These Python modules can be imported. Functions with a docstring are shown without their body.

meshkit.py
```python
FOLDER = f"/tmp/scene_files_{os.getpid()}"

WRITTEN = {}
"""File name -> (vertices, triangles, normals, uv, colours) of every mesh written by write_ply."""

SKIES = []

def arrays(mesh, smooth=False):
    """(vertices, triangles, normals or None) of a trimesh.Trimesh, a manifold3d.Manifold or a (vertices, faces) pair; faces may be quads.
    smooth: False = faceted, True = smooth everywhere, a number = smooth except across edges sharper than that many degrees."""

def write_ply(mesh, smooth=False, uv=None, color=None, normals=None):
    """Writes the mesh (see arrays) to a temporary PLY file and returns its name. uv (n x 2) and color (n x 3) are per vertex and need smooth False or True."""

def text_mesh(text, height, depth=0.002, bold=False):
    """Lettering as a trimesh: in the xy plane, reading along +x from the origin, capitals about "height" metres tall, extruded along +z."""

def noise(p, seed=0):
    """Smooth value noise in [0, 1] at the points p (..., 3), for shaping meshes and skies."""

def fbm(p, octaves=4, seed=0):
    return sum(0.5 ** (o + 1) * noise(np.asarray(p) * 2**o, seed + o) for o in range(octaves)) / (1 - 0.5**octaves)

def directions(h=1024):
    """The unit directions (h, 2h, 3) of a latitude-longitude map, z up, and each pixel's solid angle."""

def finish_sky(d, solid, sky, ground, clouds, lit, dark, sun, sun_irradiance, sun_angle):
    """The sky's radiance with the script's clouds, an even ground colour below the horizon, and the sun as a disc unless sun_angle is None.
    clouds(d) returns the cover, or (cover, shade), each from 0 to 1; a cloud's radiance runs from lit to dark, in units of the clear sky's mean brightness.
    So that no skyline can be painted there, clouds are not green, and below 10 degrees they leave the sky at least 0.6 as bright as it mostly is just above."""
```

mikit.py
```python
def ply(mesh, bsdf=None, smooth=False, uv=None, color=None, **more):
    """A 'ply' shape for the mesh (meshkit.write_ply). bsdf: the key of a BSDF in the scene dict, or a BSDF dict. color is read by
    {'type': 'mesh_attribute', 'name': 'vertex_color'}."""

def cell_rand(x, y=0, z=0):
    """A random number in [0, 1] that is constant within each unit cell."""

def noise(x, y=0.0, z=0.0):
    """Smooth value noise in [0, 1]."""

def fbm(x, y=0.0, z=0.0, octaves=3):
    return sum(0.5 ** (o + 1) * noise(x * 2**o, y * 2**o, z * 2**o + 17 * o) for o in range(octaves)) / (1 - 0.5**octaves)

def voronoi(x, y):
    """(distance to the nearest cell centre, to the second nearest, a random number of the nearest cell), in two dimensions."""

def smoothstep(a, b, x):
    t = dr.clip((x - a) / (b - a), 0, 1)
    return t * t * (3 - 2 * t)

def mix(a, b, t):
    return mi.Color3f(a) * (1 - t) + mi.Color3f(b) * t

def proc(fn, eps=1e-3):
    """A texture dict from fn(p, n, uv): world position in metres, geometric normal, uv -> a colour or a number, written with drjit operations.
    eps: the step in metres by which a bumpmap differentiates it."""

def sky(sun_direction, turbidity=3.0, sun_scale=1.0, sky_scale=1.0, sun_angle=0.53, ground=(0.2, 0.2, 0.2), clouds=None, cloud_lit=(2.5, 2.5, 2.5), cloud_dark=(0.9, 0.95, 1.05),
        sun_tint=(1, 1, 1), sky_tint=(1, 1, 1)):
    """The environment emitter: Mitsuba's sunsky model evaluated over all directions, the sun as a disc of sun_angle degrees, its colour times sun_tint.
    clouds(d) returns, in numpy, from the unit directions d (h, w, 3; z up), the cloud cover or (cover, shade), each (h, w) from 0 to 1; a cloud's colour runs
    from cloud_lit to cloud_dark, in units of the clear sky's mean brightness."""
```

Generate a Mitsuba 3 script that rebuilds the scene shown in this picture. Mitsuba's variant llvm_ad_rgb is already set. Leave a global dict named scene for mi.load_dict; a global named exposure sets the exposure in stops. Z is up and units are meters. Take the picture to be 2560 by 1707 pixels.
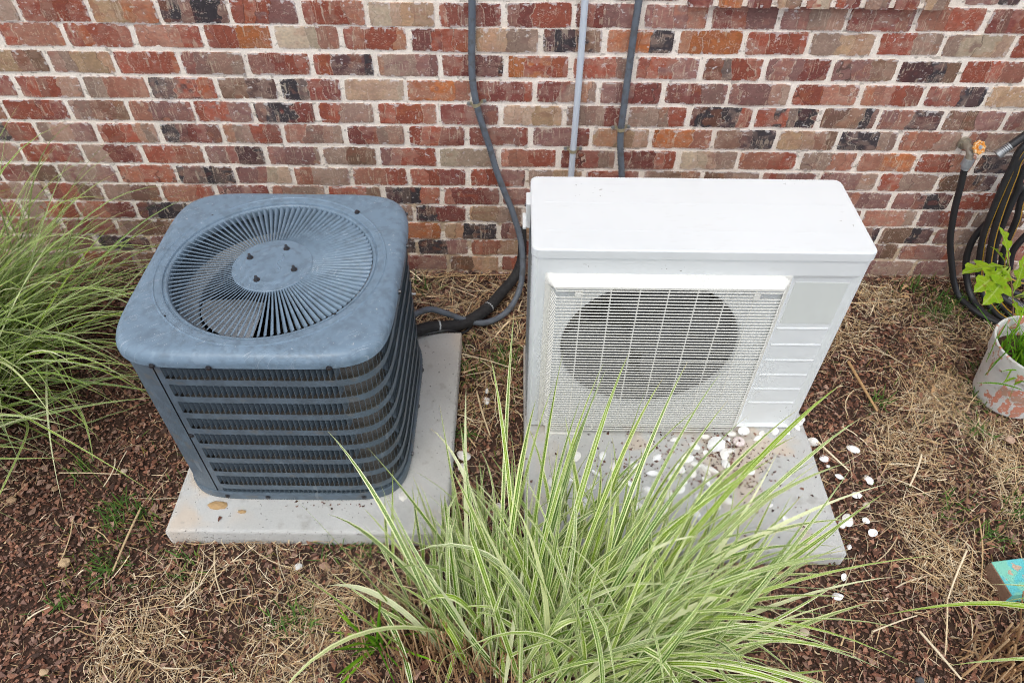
import math
import numpy as np, trimesh
import drjit as dr
import mitsuba as mi
import mikit, meshkit
from mikit import proc, noise, fbm, voronoi, cell_rand, smoothstep, mix
from mitsuba import ScalarTransform4f as T

# ------------------------------------------------------------------ camera, light, exposure
CAM = np.array([0.04411, -2.1419, 1.85627])
FWD = np.array([0.000271, 0.689608, -0.724183])
UPV = np.array([-0.011502, 0.724137, 0.68956])
RGT = np.array([0.999934, 0.008143, 0.008128])
FOV = 2 * math.degrees(math.atan(1280 / 1799.7))
SUN = (-0.2, -0.6, 1.1)
exposure = 2.4


def cover(d):
    n = meshkit.fbm(d * 2.2 + 5.0, 4, 3)
    return np.ones(d.shape[:2]), np.clip((n - 0.35) * 1.3, 0, 1) * 0.55


scene = {"type": "scene"}
scene["camera"] = {"type": "perspective", "fov": FOV, "fov_axis": "x", "near_clip": 0.05, "far_clip": 500.0,
                   "to_world": T().look_at(origin=CAM.tolist(), target=(CAM + FWD).tolist(), up=UPV.tolist()),
                   }
scene["sky"] = mikit.sky(SUN, 3, sun_scale=0.22, sun_angle=26, sun_tint=(0.90, 1.0, 1.12), clouds=cover, cloud_lit=(2.35, 2.5, 2.75), cloud_dark=(1.4, 1.52, 1.68), ground=(0.25, 0.24, 0.2))

labels = {}
rng = np.random.default_rng(7)
used = {}


def key(name):
    k = used.get(name, -1) + 1
    used[name] = k
    return name if k == 0 else f"{name}_{k:03d}"


def put(name, mesh, bsdf, smooth=False, parent=None, uv=None, color=None, exact=False, **more):
    k = (parent + "__" + name) if parent else name
    k = key(k)
    scene[k] = mikit.ply(mesh, bsdf, smooth=smooth, uv=uv, color=color, **more)
    return k


def tag(k, label=None, cat=None, group=None, kind=None):
    d = labels.setdefault(k, {})
    for a, b in (("label", label), ("category", cat), ("group", group), ("kind", kind)):
        if b:
            d[a] = b
    return k


def thing(name, label, cat, group=None):
    return tag(key(name), label, cat, group)


def project(p):
    d = np.asarray(p, float) - CAM
    z = d @ FWD
    return np.stack([512 + 719.9 * (d @ RGT) / z, 341 - 719.9 * (d @ UPV) / z], -1)


def in_frame(p, m=0):
    q = project(p)
    return bool(((q[:, 0] > -m) & (q[:, 0] < 1024 + m) & (q[:, 1] > -m) & (q[:, 1] < 682 + m)).any())


# ------------------------------------------------------------------ mesh helpers
def spline(pts, step=0.01):
    P = np.asarray(pts, float)
    P = np.vstack([2 * P[0] - P[1], P, 2 * P[-1] - P[-2]])
    out = []
    for i in range(1, len(P) - 2):
        n = max(2, int(np.linalg.norm(P[i + 1] - P[i]) / step))
        t = np.linspace(0, 1, n, endpoint=False)[:, None]
        a, b, c, d = P[i - 1], P[i], P[i + 1], P[i + 2]
        out.append(0.5 * (2 * b + (c - a) * t + (2 * a - 5 * b + 4 * c - d) * t ** 2 + (3 * b - a - 3 * c + d) * t ** 3))
    return np.vstack(out + [P[-2:-1]])


def frames(C):
    t = np.gradient(C, axis=0)
    t /= np.linalg.norm(t, axis=1, keepdims=True) + 1e-12
    n = np.zeros_like(t)
    a = np.array([0.0, 0, 1]) if abs(t[0, 2]) < 0.9 else np.array([1.0, 0, 0])
    v = a - t[0] * (a @ t[0])
    for i in range(len(t)):
        v = v - t[i] * (v @ t[i])
        v /= np.linalg.norm(v) + 1e-12
        n[i] = v
    return t, n, np.cross(t, n)


def tube(pts, r, n=12, step=0.01, caps=True, smooth_path=True, rib=0.0, pitch=0.006, want_uv=False):
    C = spline(pts, step) if smooth_path else np.asarray(pts, float)
    t, a, b = frames(C)
    L = np.concatenate([[0], np.cumsum(np.linalg.norm(np.diff(C, axis=0), axis=1))])
    R = np.broadcast_to(np.interp(np.linspace(0, 1, len(C)), np.linspace(0, 1, len(r)), r) if np.ndim(r) else r, len(C)) * (1 + rib * np.sin(2 * np.pi * L / pitch))
    m = n + 1 if want_uv else n
    th = np.linspace(0, 2 * np.pi, m, endpoint=want_uv)
    V = C[:, None] + R[:, None, None] * (np.cos(th)[None, :, None] * a[:, None] + np.sin(th)[None, :, None] * b[:, None])
    F = []
    N = len(C)
    i, j = np.meshgrid(np.arange(N - 1), np.arange(n), indexing="ij")
    i, j = i.ravel(), j.ravel()
    jn = (j + 1) if want_uv else (j + 1) % n
    F = np.stack([i * m + j, i * m + jn, (i + 1) * m + jn, (i + 1) * m + j], 1)
    F = np.vstack([F[:, [0, 1, 2]], F[:, [0, 2, 3]]])
    V = V.reshape(-1, 3)
    uv = np.stack([np.repeat(L, m), np.tile(th / (2 * np.pi), N)], 1)
    if caps:
        e = [len(V), len(V) + 1]
        V = np.vstack([V, C[0], C[-1]])
        uv = np.vstack([uv, uv[0], uv[-1]])
        k = np.arange(n)
        kn = k + 1 if want_uv else (k + 1) % n
        F = np.vstack([F, np.stack([np.full(n, e[0]), kn, k], 1), np.stack([np.full(n, e[1]), (N - 1) * m + k, (N - 1) * m + kn], 1)])
    return (V, F, uv) if want_uv else (V, F)


def join(ms):
    V, F, o = [], [], 0
    for m in ms:
        v, f = (m.vertices, m.faces) if hasattr(m, "vertices") else (np.asarray(m[0]), np.asarray(m[1]))
        if f.shape[1] == 4:
            f = np.vstack([f[:, [0, 1, 2]], f[:, [0, 2, 3]]])
        V.append(v)
        F.append(f + o)
        o += len(v)
    return np.vstack(V), np.vstack(F)


def bevel_box(x0, x1, y0, y1, z0, z1, b=0.004, seg=3):
    """A box with rounded edges: the hull of eight small spheres."""
    s = trimesh.creation.icosphere(subdivisions=1 if seg < 3 else 2, radius=b)
    c = [(x, y, z) for x in (x0 + b, x1 - b) for y in (y0 + b, y1 - b) for z in (z0 + b, z1 - b)]
    return trimesh.convex.convex_hull(np.vstack([s.vertices + np.array(q) for q in c]))


def box(x0, x1, y0, y1, z0, z1):
    m = trimesh.creation.box(extents=(x1 - x0, y1 - y0, z1 - z0))
    m.apply_translation(((x0 + x1) / 2, (y0 + y1) / 2, (z0 + z1) / 2))
    return m


def lathe(prof, center=(0, 0, 0), n=48):
    prof = np.asarray(prof, float)
    th = np.linspace(0, 2 * np.pi, n, endpoint=False)
    V = np.stack([prof[:, 0:1] * np.cos(th), prof[:, 0:1] * np.sin(th), np.broadcast_to(prof[:, 1:2], (len(prof), n))], -1).reshape(-1, 3)
    i, j = [q.ravel() for q in np.meshgrid(np.arange(len(prof) - 1), np.arange(n), indexing="ij")]
    F = np.stack([i * n + j, i * n + (j + 1) % n, (i + 1) * n + (j + 1) % n, (i + 1) * n + j], 1)
    return V + np.array(center), np.vstack([F[:, [0, 1, 2]], F[:, [0, 2, 3]]])


def cyl(c, axis, r, h, n=16):
    m = trimesh.creation.cylinder(radius=r, height=h, sections=n)
    m.apply_transform(trimesh.geometry.align_vectors([0, 0, 1], np.asarray(axis, float)))
    m.apply_translation(c)
    return m


def grid(nx, ny):
    i, j = [q.ravel() for q in np.meshgrid(np.arange(nx), np.arange(ny), indexing="ij")]
    a = i * (ny + 1) + j
    F = np.stack([a, a + ny + 1, a + ny + 2, a + 1], 1)
    return np.vstack([F[:, [0, 1, 2]], F[:, [0, 2, 3]]])


def rot(axis, ang):
    return trimesh.transformations.rotation_matrix(ang, axis)[:3, :3]
# ------------------------------------------------------------------ materials
def P(base, rough=0.5, metal=0.0, spec=0.5, **k):
    d = {"type": "principled", "base_color": base if isinstance(base, dict) else {"type": "rgb", "value": list(base)}, "roughness": rough, "metallic": metal, "specular": spec}
    d.update(k)
    return d


def mat(k, bsdf, bump=None, scale=1.0, eps=1e-3):
    if bump is not None:
        bsdf = {"type": "bumpmap", "arbitrary": proc(bump, eps), "scale": scale, "bsdf": bsdf}
    scene[k] = {"type": "twosided", "bsdf": bsdf}
    return k


PAL = np.array([(0.30, 0.085, 0.055), (0.205, 0.066, 0.055), (0.40, 0.135, 0.052), (0.37, 0.165, 0.115), (0.31, 0.21, 0.165), (0.245, 0.125, 0.112),
                (0.40, 0.26, 0.16), (0.47, 0.37, 0.27), (0.055, 0.046, 0.052), (0.19, 0.11, 0.075)])
CODE = {c: i for i, c in enumerate("rRostmnbdw")}
PR, PG, PB = (mi.Float(PAL[:, k].astype(np.float32)) for k in range(3))


def pal(i):
    i = mi.UInt32(i)
    return mi.Color3f(dr.gather(mi.Float, PR, i), dr.gather(mi.Float, PG, i), dr.gather(mi.Float, PB, i))


def brick_parts(p, uv):
    U, V = uv.x, uv.y
    a = dr.floor(U)
    u = (U - a - 0.01) / 0.98
    s = dr.floor(V)
    v = (V - s - 0.01) / 0.98
    return a, u, s, v


def brick_color(p, n, uv):
    a, u, s, v = brick_parts(p, uv)
    c1 = dr.floor(a / 10)
    c2 = a - 10 * c1
    x, z = p.x, p.z + 0.3 * p.y
    w = noise(x * 55, z * 70, s) - 0.5
    # clay folds of the moulded face: a few upright segments with crisp, slightly slanted limits
    ns = 2.2 + 2.6 * cell_rand(s, 1, 1)
    slant = (cell_rand(s, 2, 3) - 0.5) * 0.7 * (v - 0.5)
    g = u * ns + slant + 0.9 * cell_rand(s, 2, 2) + 0.30 * w + 0.35 * dr.sin(u * 7 + 6 * cell_rand(s, 5, 1))
    k = dr.floor(g)
    fr = g - k
    seg = cell_rand(k, s, 5)
    cut = 0.35 + 0.35 * cell_rand(s, 3, 1)
    t = smoothstep(cut - 0.02, cut + 0.02, (k + 0.5 - 0.9 * cell_rand(s, 2, 2)) / ns + 0.12 * w)
    c = pal(c1) * (1 - t) + pal(c2) * t
    c = mix(c, pal(dr.floor(cell_rand(k, s, 9) * 6)), 0.32 * smoothstep(0.6, 0.65, cell_rand(k, s, 7)))
    c = c * (0.80 + 0.40 * seg)
    patch = smoothstep(0.52, 0.62, fbm(x * 30 + s * 1.7, z * 46, s, 3))
    c = mix(c, pal(dr.floor(cell_rand(s, 9, k) * 6)), 0.25 * patch)
    c = c * (0.74 + 0.52 * fbm(x * 150, z * 190, s, 4))
    dusty = smoothstep(0.42, 0.70, fbm(x * 42 + 11, z * 60, s, 3)) * smoothstep(0.25, 0.5, seg)
    c = mix(c, mi.Color3f(0.46, 0.315, 0.25), 0.30 * dusty)
    # pale lime and sand left in the skin of the brick
    sp = smoothstep(0.70, 0.80, noise(x * 300, z * 340, s)) * smoothstep(0.40, 0.62, fbm(x * 45 + 9, z * 60, s, 2))
    c = mix(c, mi.Color3f(0.56, 0.45, 0.37), 0.38 * sp)
    st = smoothstep(0.74, 0.82, noise(x * 340, z * 36 + s, 3 + s)) * smoothstep(0.45, 0.6, noise(x * 26, z * 40, s + 7))
    c = mix(c, mi.Color3f(0.56, 0.45, 0.35), 0.45 * st)
    edge = dr.minimum(dr.minimum(u * 2.8, (1 - u) * 2.8), dr.minimum(v, 1 - v))
    lime = smoothstep(0.69, 0.79, fbm(x * 90 + 3, z * 110, s, 4) + 0.20 * (1 - smoothstep(0.0, 0.13, edge)) + 0.05 * v - 0.06)
    c = mix(c, mi.Color3f(0.68, 0.64, 0.63), 0.6 * lime)
    line = (1 - smoothstep(0.010, 0.035, dr.minimum(fr, 1 - fr))) * smoothstep(0.35, 0.45, cell_rand(k, s, 8))
    c = mix(c, dr.select(cell_rand(s, k, 6) > 0.55, mi.Color3f(0.05, 0.035, 0.032), mi.Color3f(0.58, 0.49, 0.40)), 0.6 * line)
    return c


def brick_bump(p, n, uv):
    a, u, s, v = brick_parts(p, uv)
    x, z = p.x, p.z
    w = noise(x * 55, z * 70, s) - 0.5
    cr = dr.abs(u - (0.2 + 0.6 * cell_rand(s, 4, 4)) + 0.06 * w + 0.04 * (v - 0.5))
    return 0.0016 * fbm(x * 90, z * 110, s, 4) + 0.0007 * noise(x * 420, z * 420, s) + 0.0012 * smoothstep(0.0, 0.02, cr)


mat("mat_brick", P(proc(brick_color), 0.85, spec=0.25), brick_bump, 1.0, 8e-4)


def mortar_color(p, n, uv):
    x, z = p.x, p.z
    c = mix((0.83, 0.73, 0.63), (0.89, 0.82, 0.75), fbm(x * 18, z * 26, 1, 3))
    c = c * (0.86 + 0.24 * noise(x * 420, z * 420, 2))
    # sandy soil splashed on the lowest courses, in ragged patches
    th = 0.36 + 0.55 * dr.clip(z / 0.55, 0, 1.3)
    st = smoothstep(th - 0.035, th + 0.035, fbm(x * 16, z * 24, 4, 4))
    c = mix(c, mi.Color3f(0.46, 0.34, 0.225) * (0.75 + 0.5 * noise(x * 160, z * 160, 5)), 0.85 * st)
    bl = smoothstep(0.7, 0.74, fbm(x * 60, z * 80, 6, 3))
    return mix(c, mi.Color3f(0.30, 0.25, 0.21), 0.6 * bl)


mat("mat_mortar", P(proc(mortar_color), 0.95, spec=0.15), lambda p, n, uv: 0.0016 * fbm(p.x * 160, p.z * 160, 1, 3) + 0.0016 * noise(p.x * 60, p.z * 70, 2), 1.0, 1e-3)


def concrete_color(p, n, uv):
    x, y = p.x, p.y
    c = mix((0.42, 0.415, 0.395), (0.56, 0.56, 0.55), fbm(x * 9, y * 9, p.z * 5, 4))
    c = c * (0.92 + 0.16 * noise(x * 500, y * 500, p.z * 300))
    rust = smoothstep(0.56, 0.70, fbm(x * 7 + 31, y * 7 + 2, 1, 4)) * smoothstep(0.4, 0.6, noise(x * 3, y * 3, 8))
    c = mix(c, mi.Color3f(0.62, 0.46, 0.31), 0.45 * rust)
    grime = smoothstep(0.58, 0.72, fbm(x * 22, y * 22, 3 + p.z * 9, 4))
    c = mix(c, mi.Color3f(0.30, 0.28, 0.25), 0.4 * grime)
    pit = smoothstep(0.80, 0.84, noise(x * 210, y * 210, 4 + p.z * 200))
    return mix(c, mi.Color3f(0.12, 0.11, 0.10), 0.75 * pit)


mat("mat_concrete", P(proc(concrete_color), 0.9, spec=0.2), lambda p, n, uv: 0.0006 * fbm(p.x * 120, p.y * 120, p.z * 120, 3), 1.0, 1e-3)


def soil_color(p, n, uv):
    return mix((0.035, 0.021, 0.016), (0.085, 0.05, 0.037), fbm(p.x * 45, p.y * 45, 1, 4))


mat("mat_soil", P(proc(soil_color), 1.0, spec=0.1))
VC = {"type": "mesh_attribute", "name": "vertex_color"}
mat("mat_mulch", P(VC, 0.9, spec=0.2))
mat("mat_straw", P(VC, 0.75, spec=0.25))


def slate_paint(p):
    return mix((0.074, 0.100, 0.128), (0.094, 0.124, 0.154), fbm(p.x * 9, p.y * 9, p.z * 9, 3))


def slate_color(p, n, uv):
    # weathered slate paint: chalky oxidation in streaky cloudy smears, scuffs and specks; sky brightness painted in as well
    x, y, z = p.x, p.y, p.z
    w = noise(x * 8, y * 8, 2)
    chalk_and_sky = 0.55 + 0.45 * smoothstep(0.25, 0.6, fbm(x * 62 + 3 * w, y * 56, z * 40, 4))
    c = mix(slate_paint(p), mi.Color3f(0.155, 0.222, 0.295), chalk_and_sky)
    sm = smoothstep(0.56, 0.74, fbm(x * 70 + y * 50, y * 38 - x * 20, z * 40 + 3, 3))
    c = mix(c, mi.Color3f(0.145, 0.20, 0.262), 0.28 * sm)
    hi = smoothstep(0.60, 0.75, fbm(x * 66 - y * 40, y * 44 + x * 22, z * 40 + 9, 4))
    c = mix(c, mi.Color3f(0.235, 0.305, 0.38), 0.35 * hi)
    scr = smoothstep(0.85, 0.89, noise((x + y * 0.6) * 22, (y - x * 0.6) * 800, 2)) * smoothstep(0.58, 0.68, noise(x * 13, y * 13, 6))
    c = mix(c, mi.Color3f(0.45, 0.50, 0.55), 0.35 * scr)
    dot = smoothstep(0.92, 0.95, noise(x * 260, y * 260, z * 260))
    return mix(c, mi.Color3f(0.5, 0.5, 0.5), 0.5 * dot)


mat("mat_slate", P(proc(slate_color), 0.40, spec=0.5))  # lighter copy of the side paint: chalk film plus painted sky brightness


def slate_side_color(p, n, uv):
    dirt = smoothstep(0.62, 0.75, fbm(p.x * 40, p.y * 40, p.z * 40, 3))
    c = mix(slate_paint(p), mi.Color3f(0.13, 0.125, 0.115), 0.5 * dirt)
    film = smoothstep(0.42, 0.70, fbm(p.x * 44, p.y * 34, p.z * 30, 4))
    c = mix(c, mi.Color3f(0.155, 0.222, 0.295), 0.18 * film)
    scuff = smoothstep(0.80, 0.86, noise(p.x * 60, p.y * 60, p.z * 9)) * smoothstep(0.5, 0.7, noise(p.x * 10, p.y * 10, p.z * 10))
    return mix(c, mi.Color3f(0.22, 0.25, 0.28), 0.4 * scuff)


mat("mat_slate_side", P(proc(slate_side_color), 0.42, spec=0.5))
mat("mat_louvre", P(proc(lambda p, n, uv: slate_paint(p)), 0.42))
mat("mat_galvanised", P((0.50, 0.515, 0.53), 0.42, 0.5))
mat("mat_screw", P((0.10, 0.10, 0.11), 0.35, 0.8))
mat("mat_black", P((0.012, 0.012, 0.014), 0.55))


def coil_color(p, n, uv):
    f = smoothstep(0.3, 0.7, dr.abs(2 * (p.z * 700 - dr.floor(p.z * 700)) - 1))
    c = mix((0.05, 0.047, 0.043), (0.14, 0.132, 0.122), f)
    return c * (0.6 + 0.7 * fbm(p.x * 40, p.y * 40, p.z * 40, 3))


mat("mat_coil", P(proc(coil_color), 0.7))


def alu_color(p, n, uv):
    return mix((0.66, 0.67, 0.69), (0.80, 0.81, 0.82), fbm(p.x * 25, p.y * 25, p.z * 25, 3))


mat("mat_aluminium", P(proc(alu_color), 0.34, 0.65))


def white_color(p, n, uv):
    x, y, z = p.x, p.y, p.z
    c = mix((0.655, 0.68, 0.695), (0.70, 0.72, 0.73), fbm(x * 5, y * 5, z * 5, 3))
    d = smoothstep(0.87, 0.91, noise(x * 170, y * 170, z * 170)) * smoothstep(0.66, 0.78, noise(x * 9, y * 9, z * 9))
    c = mix(c, mi.Color3f(0.25, 0.24, 0.22), 0.8 * d)
    sc = smoothstep(0.60, 0.72, fbm(x * 30, y * 120, z * 30, 4)) * smoothstep(0.5, 0.7, noise(x * 6 + 2, y * 6, 4))
    return mix(c, mi.Color3f(0.60, 0.61, 0.61), 0.22 * sc)


mat("mat_white", P(proc(white_color), 0.38))
mat("mat_cream", P((0.69, 0.68, 0.64), 0.42))
mat("mat_label_plate", P((0.60, 0.625, 0.605), 0.45))
mat("mat_grey_steel", P((0.33, 0.35, 0.37), 0.45, 0.4))
mat("mat_fan_dark", P((0.042, 0.044, 0.052), 0.4))
mat("mat_shaded_cavity", P((0.15, 0.155, 0.165), 0.6, 0.3))  # grey that carries the shade inside the fan opening


def conduit_color(p, n, uv):
    c = mix((0.095, 0.115, 0.145), (0.14, 0.16, 0.19), fbm(p.x * 40, p.z * 12, p.y * 40, 3))
    grime = smoothstep(0.45, 0.7, fbm(p.x * 60, p.z * 60, p.y * 60 + 4, 3))
    return mix(c, mi.Color3f(0.07, 0.066, 0.062), 0.55 * grime)


mat("mat_conduit", P(proc(conduit_color), 0.55))
mat("mat_pvc", P(proc(lambda p, n, uv: mix((0.50, 0.555, 0.63), (0.58, 0.63, 0.70), fbm(p.x * 30, p.z * 9, p.y * 30, 3))), 0.35))
mat("mat_strap", P(proc(lambda p, n, uv: mix((0.40, 0.35, 0.20), (0.55, 0.50, 0.36), fbm(p.x * 200, p.z * 200, p.y * 200, 2))), 0.4, 0.5))
mat("mat_foam", P(proc(lambda p, n, uv: mix((0.010, 0.010, 0.012), (0.035, 0.034, 0.035), fbm(p.x * 60, p.y * 60, p.z * 60, 4))), 0.75), lambda p, n, uv: 0.003 * fbm(p.x * 90, p.y * 90, p.z * 90, 3))
mat("mat_tape", P((0.45, 0.47, 0.48), 0.4))
mat("mat_rubber", P((0.022, 0.022, 0.025), 0.42))


def hose_color(p, n, uv):
    k = dr.abs(uv.y - 0.30)
    t = 1 - smoothstep(0.035, 0.045, k)
    weave = 0.7 + 0.3 * smoothstep(0.3, 0.7, noise(uv.x * 260, uv.y * 90, 3))
    return mix(mi.Color3f(0.024, 0.024, 0.027) * (0.8 + 0.5 * fbm(p.x * 50, p.y * 50, p.z * 50, 2)), mi.Color3f(0.42, 0.235, 0.02) * weave, t)


mat("mat_hose", P(proc(hose_color), 0.38))
mat("mat_brass", P(proc(lambda p, n, uv: mix((0.30, 0.255, 0.18), (0.46, 0.43, 0.38), fbm(p.x * 150, p.y * 150, p.z * 150, 3))), 0.5, 0.6))
mat("mat_zinc", P((0.36, 0.37, 0.38), 0.4, 0.7))
mat("mat_handle", P(proc(lambda p, n, uv: mix((0.62, 0.24, 0.035), (0.66, 0.50, 0.30), smoothstep(0.5, 0.6, fbm(p.x * 240, p.y * 240, p.z * 240, 3)))), 0.5))


def pot_color(p, n, uv):
    a = dr.atan2(p.y + 0.60, p.x - 1.695)
    q = fbm(a * 6.5 + 2.4, p.z * 34 + 1.1, 3, 5)
    e = dr.exp(-(dr.square((a + 2.10) / 0.46) + dr.square((p.z - 0.095) / 0.075)))
    t = smoothstep(0.67, 0.685, q + 0.40 * e)
    white = mix((0.50, 0.50, 0.49), (0.64, 0.63, 0.61), fbm(p.x * 40, p.y * 40, p.z * 40, 4))
    terra = mix((0.50, 0.20, 0.135), (0.58, 0.26, 0.185), fbm(p.x * 60, p.y * 60, p.z * 60, 3))
    speck = smoothstep(0.72, 0.78, noise(p.x * 160, p.y * 160, p.z * 160))
    c = mix(white, mix(terra, white, 0.8 * speck), t)
    return mix(c, mi.Color3f(0.35, 0.30, 0.24), 0.5 * smoothstep(0.6, 0.7, fbm(p.x * 30, p.y * 30, p.z * 30 + 9, 3)))


mat("mat_pot", P(proc(pot_color), 0.7, spec=0.3))


def turquoise_color(p, n, uv):
    q = fbm(p.x * 55, p.y * 55, p.z * 55, 4)
    c = mix((0.07, 0.40, 0.42), (0.14, 0.52, 0.55), fbm(p.x * 20, p.y * 20, 2, 3))
    c = mix(c, mi.Color3f(0.27, 0.55, 0.30), smoothstep(0.48, 0.60, fbm(p.x * 24 + 7, p.y * 24, 5, 3)) * 0.5)
    return mix(c, mi.Color3f(0.46, 0.34, 0.25), smoothstep(0.64, 0.68, q))


mat("mat_turquoise", P(proc(turquoise_color), 0.7))
mat("mat_fired_clay", P(proc(lambda p, n, uv: mix((0.17, 0.095, 0.06), (0.26, 0.16, 0.11), fbm(p.x * 70, p.y * 70, p.z * 70, 3))), 0.9))


def leaf_dict(base, trans=0.7, rough=0.45):
    return {"type": "principledthin", "base_color": base, "roughness": rough, "diff_trans": trans, "spec_trans": 0.0, "eta": 1.4}


def stripe_color(p, n, uv, margin=0.50):
    s = dr.floor(uv.y)
    t = (uv.y - s) / 0.98
    x = 2 * uv.x - 1 + 0.16 * (cell_rand(s, 1, 1) - 0.5)
    ax = dr.abs(x)
    r = cell_rand(s, 2, 2)
    green = mix((0.085, 0.185, 0.020), (0.235, 0.365, 0.028), cell_rand(s, 3, 3)) * (0.8 + 0.4 * noise(uv.y * 37, uv.x * 5, s))
    cream = mix((0.74, 0.78, 0.40), (0.85, 0.86, 0.58), cell_rand(s, 4, 4))
    edge = margin + 0.34 * r
    c = mix(green, cream, smoothstep(edge - 0.04, edge + 0.04, ax))
    c = mix(c, cream, (1 - smoothstep(0.045, 0.085, ax)) * 0.85)
    fine = smoothstep(0.72, 0.8, noise(x * 9 + s * 3, s, 2)) * smoothstep(0.2, 0.4, r)
    c = mix(c, cream, 0.7 * fine)
    pale = smoothstep(0.86, 0.93, cell_rand(s, 5, 5))
    c = mix(c, cream, 0.8 * pale)
    tip = smoothstep(0.90, 0.97, t) * smoothstep(0.45, 0.5, cell_rand(s, 6, 6))
    return mix(c, mi.Color3f(0.52, 0.42, 0.26), 0.8 * tip)


scene["mat_striped_leaf"] = leaf_dict(proc(stripe_color), 0.36)
scene["mat_narrow_striped_leaf"] = leaf_dict(proc(lambda p, n, uv: stripe_color(p, n, uv, 0.66)), 0.36)
scene["mat_leaf"] = leaf_dict(VC, 0.6)
def oak_color(p, n, uv):
    c = mix((0.17, 0.36, 0.016), (0.36, 0.47, 0.035), fbm(p.x * 60, p.y * 60, p.z * 60, 3))
    v = dr.abs(uv.y)
    side = dr.abs(2 * (uv.x * 5.5 - v * 4 - dr.floor(uv.x * 5.5 - v * 4)) - 1)
    vein = dr.maximum(1 - smoothstep(0.008, 0.02, v), (1 - smoothstep(0.03, 0.09, 1 - side)) * 0.8)
    c = mix(c, mi.Color3f(0.46, 0.56, 0.16), 0.6 * vein)
    return mix(c, mi.Color3f(0.30, 0.20, 0.05), 0.7 * smoothstep(0.72, 0.78, fbm(p.x * 90, p.y * 90, p.z * 90, 2)))


scene["mat_oak_leaf"] = leaf_dict(proc(oak_color), 0.7, 0.35)
mat("mat_dry_leaf", P(proc(lambda p, n, uv: mix((0.34, 0.19, 0.09), (0.52, 0.34, 0.18), fbm(p.x * 70, p.y * 70, p.z * 70, 3))), 0.8))
mat("mat_shell", P(VC, 0.5))
mat("mat_stone", P(VC, 0.85), lambda p, n, uv: 0.002 * fbm(p.x * 140, p.y * 140, p.z * 140, 3))
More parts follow.
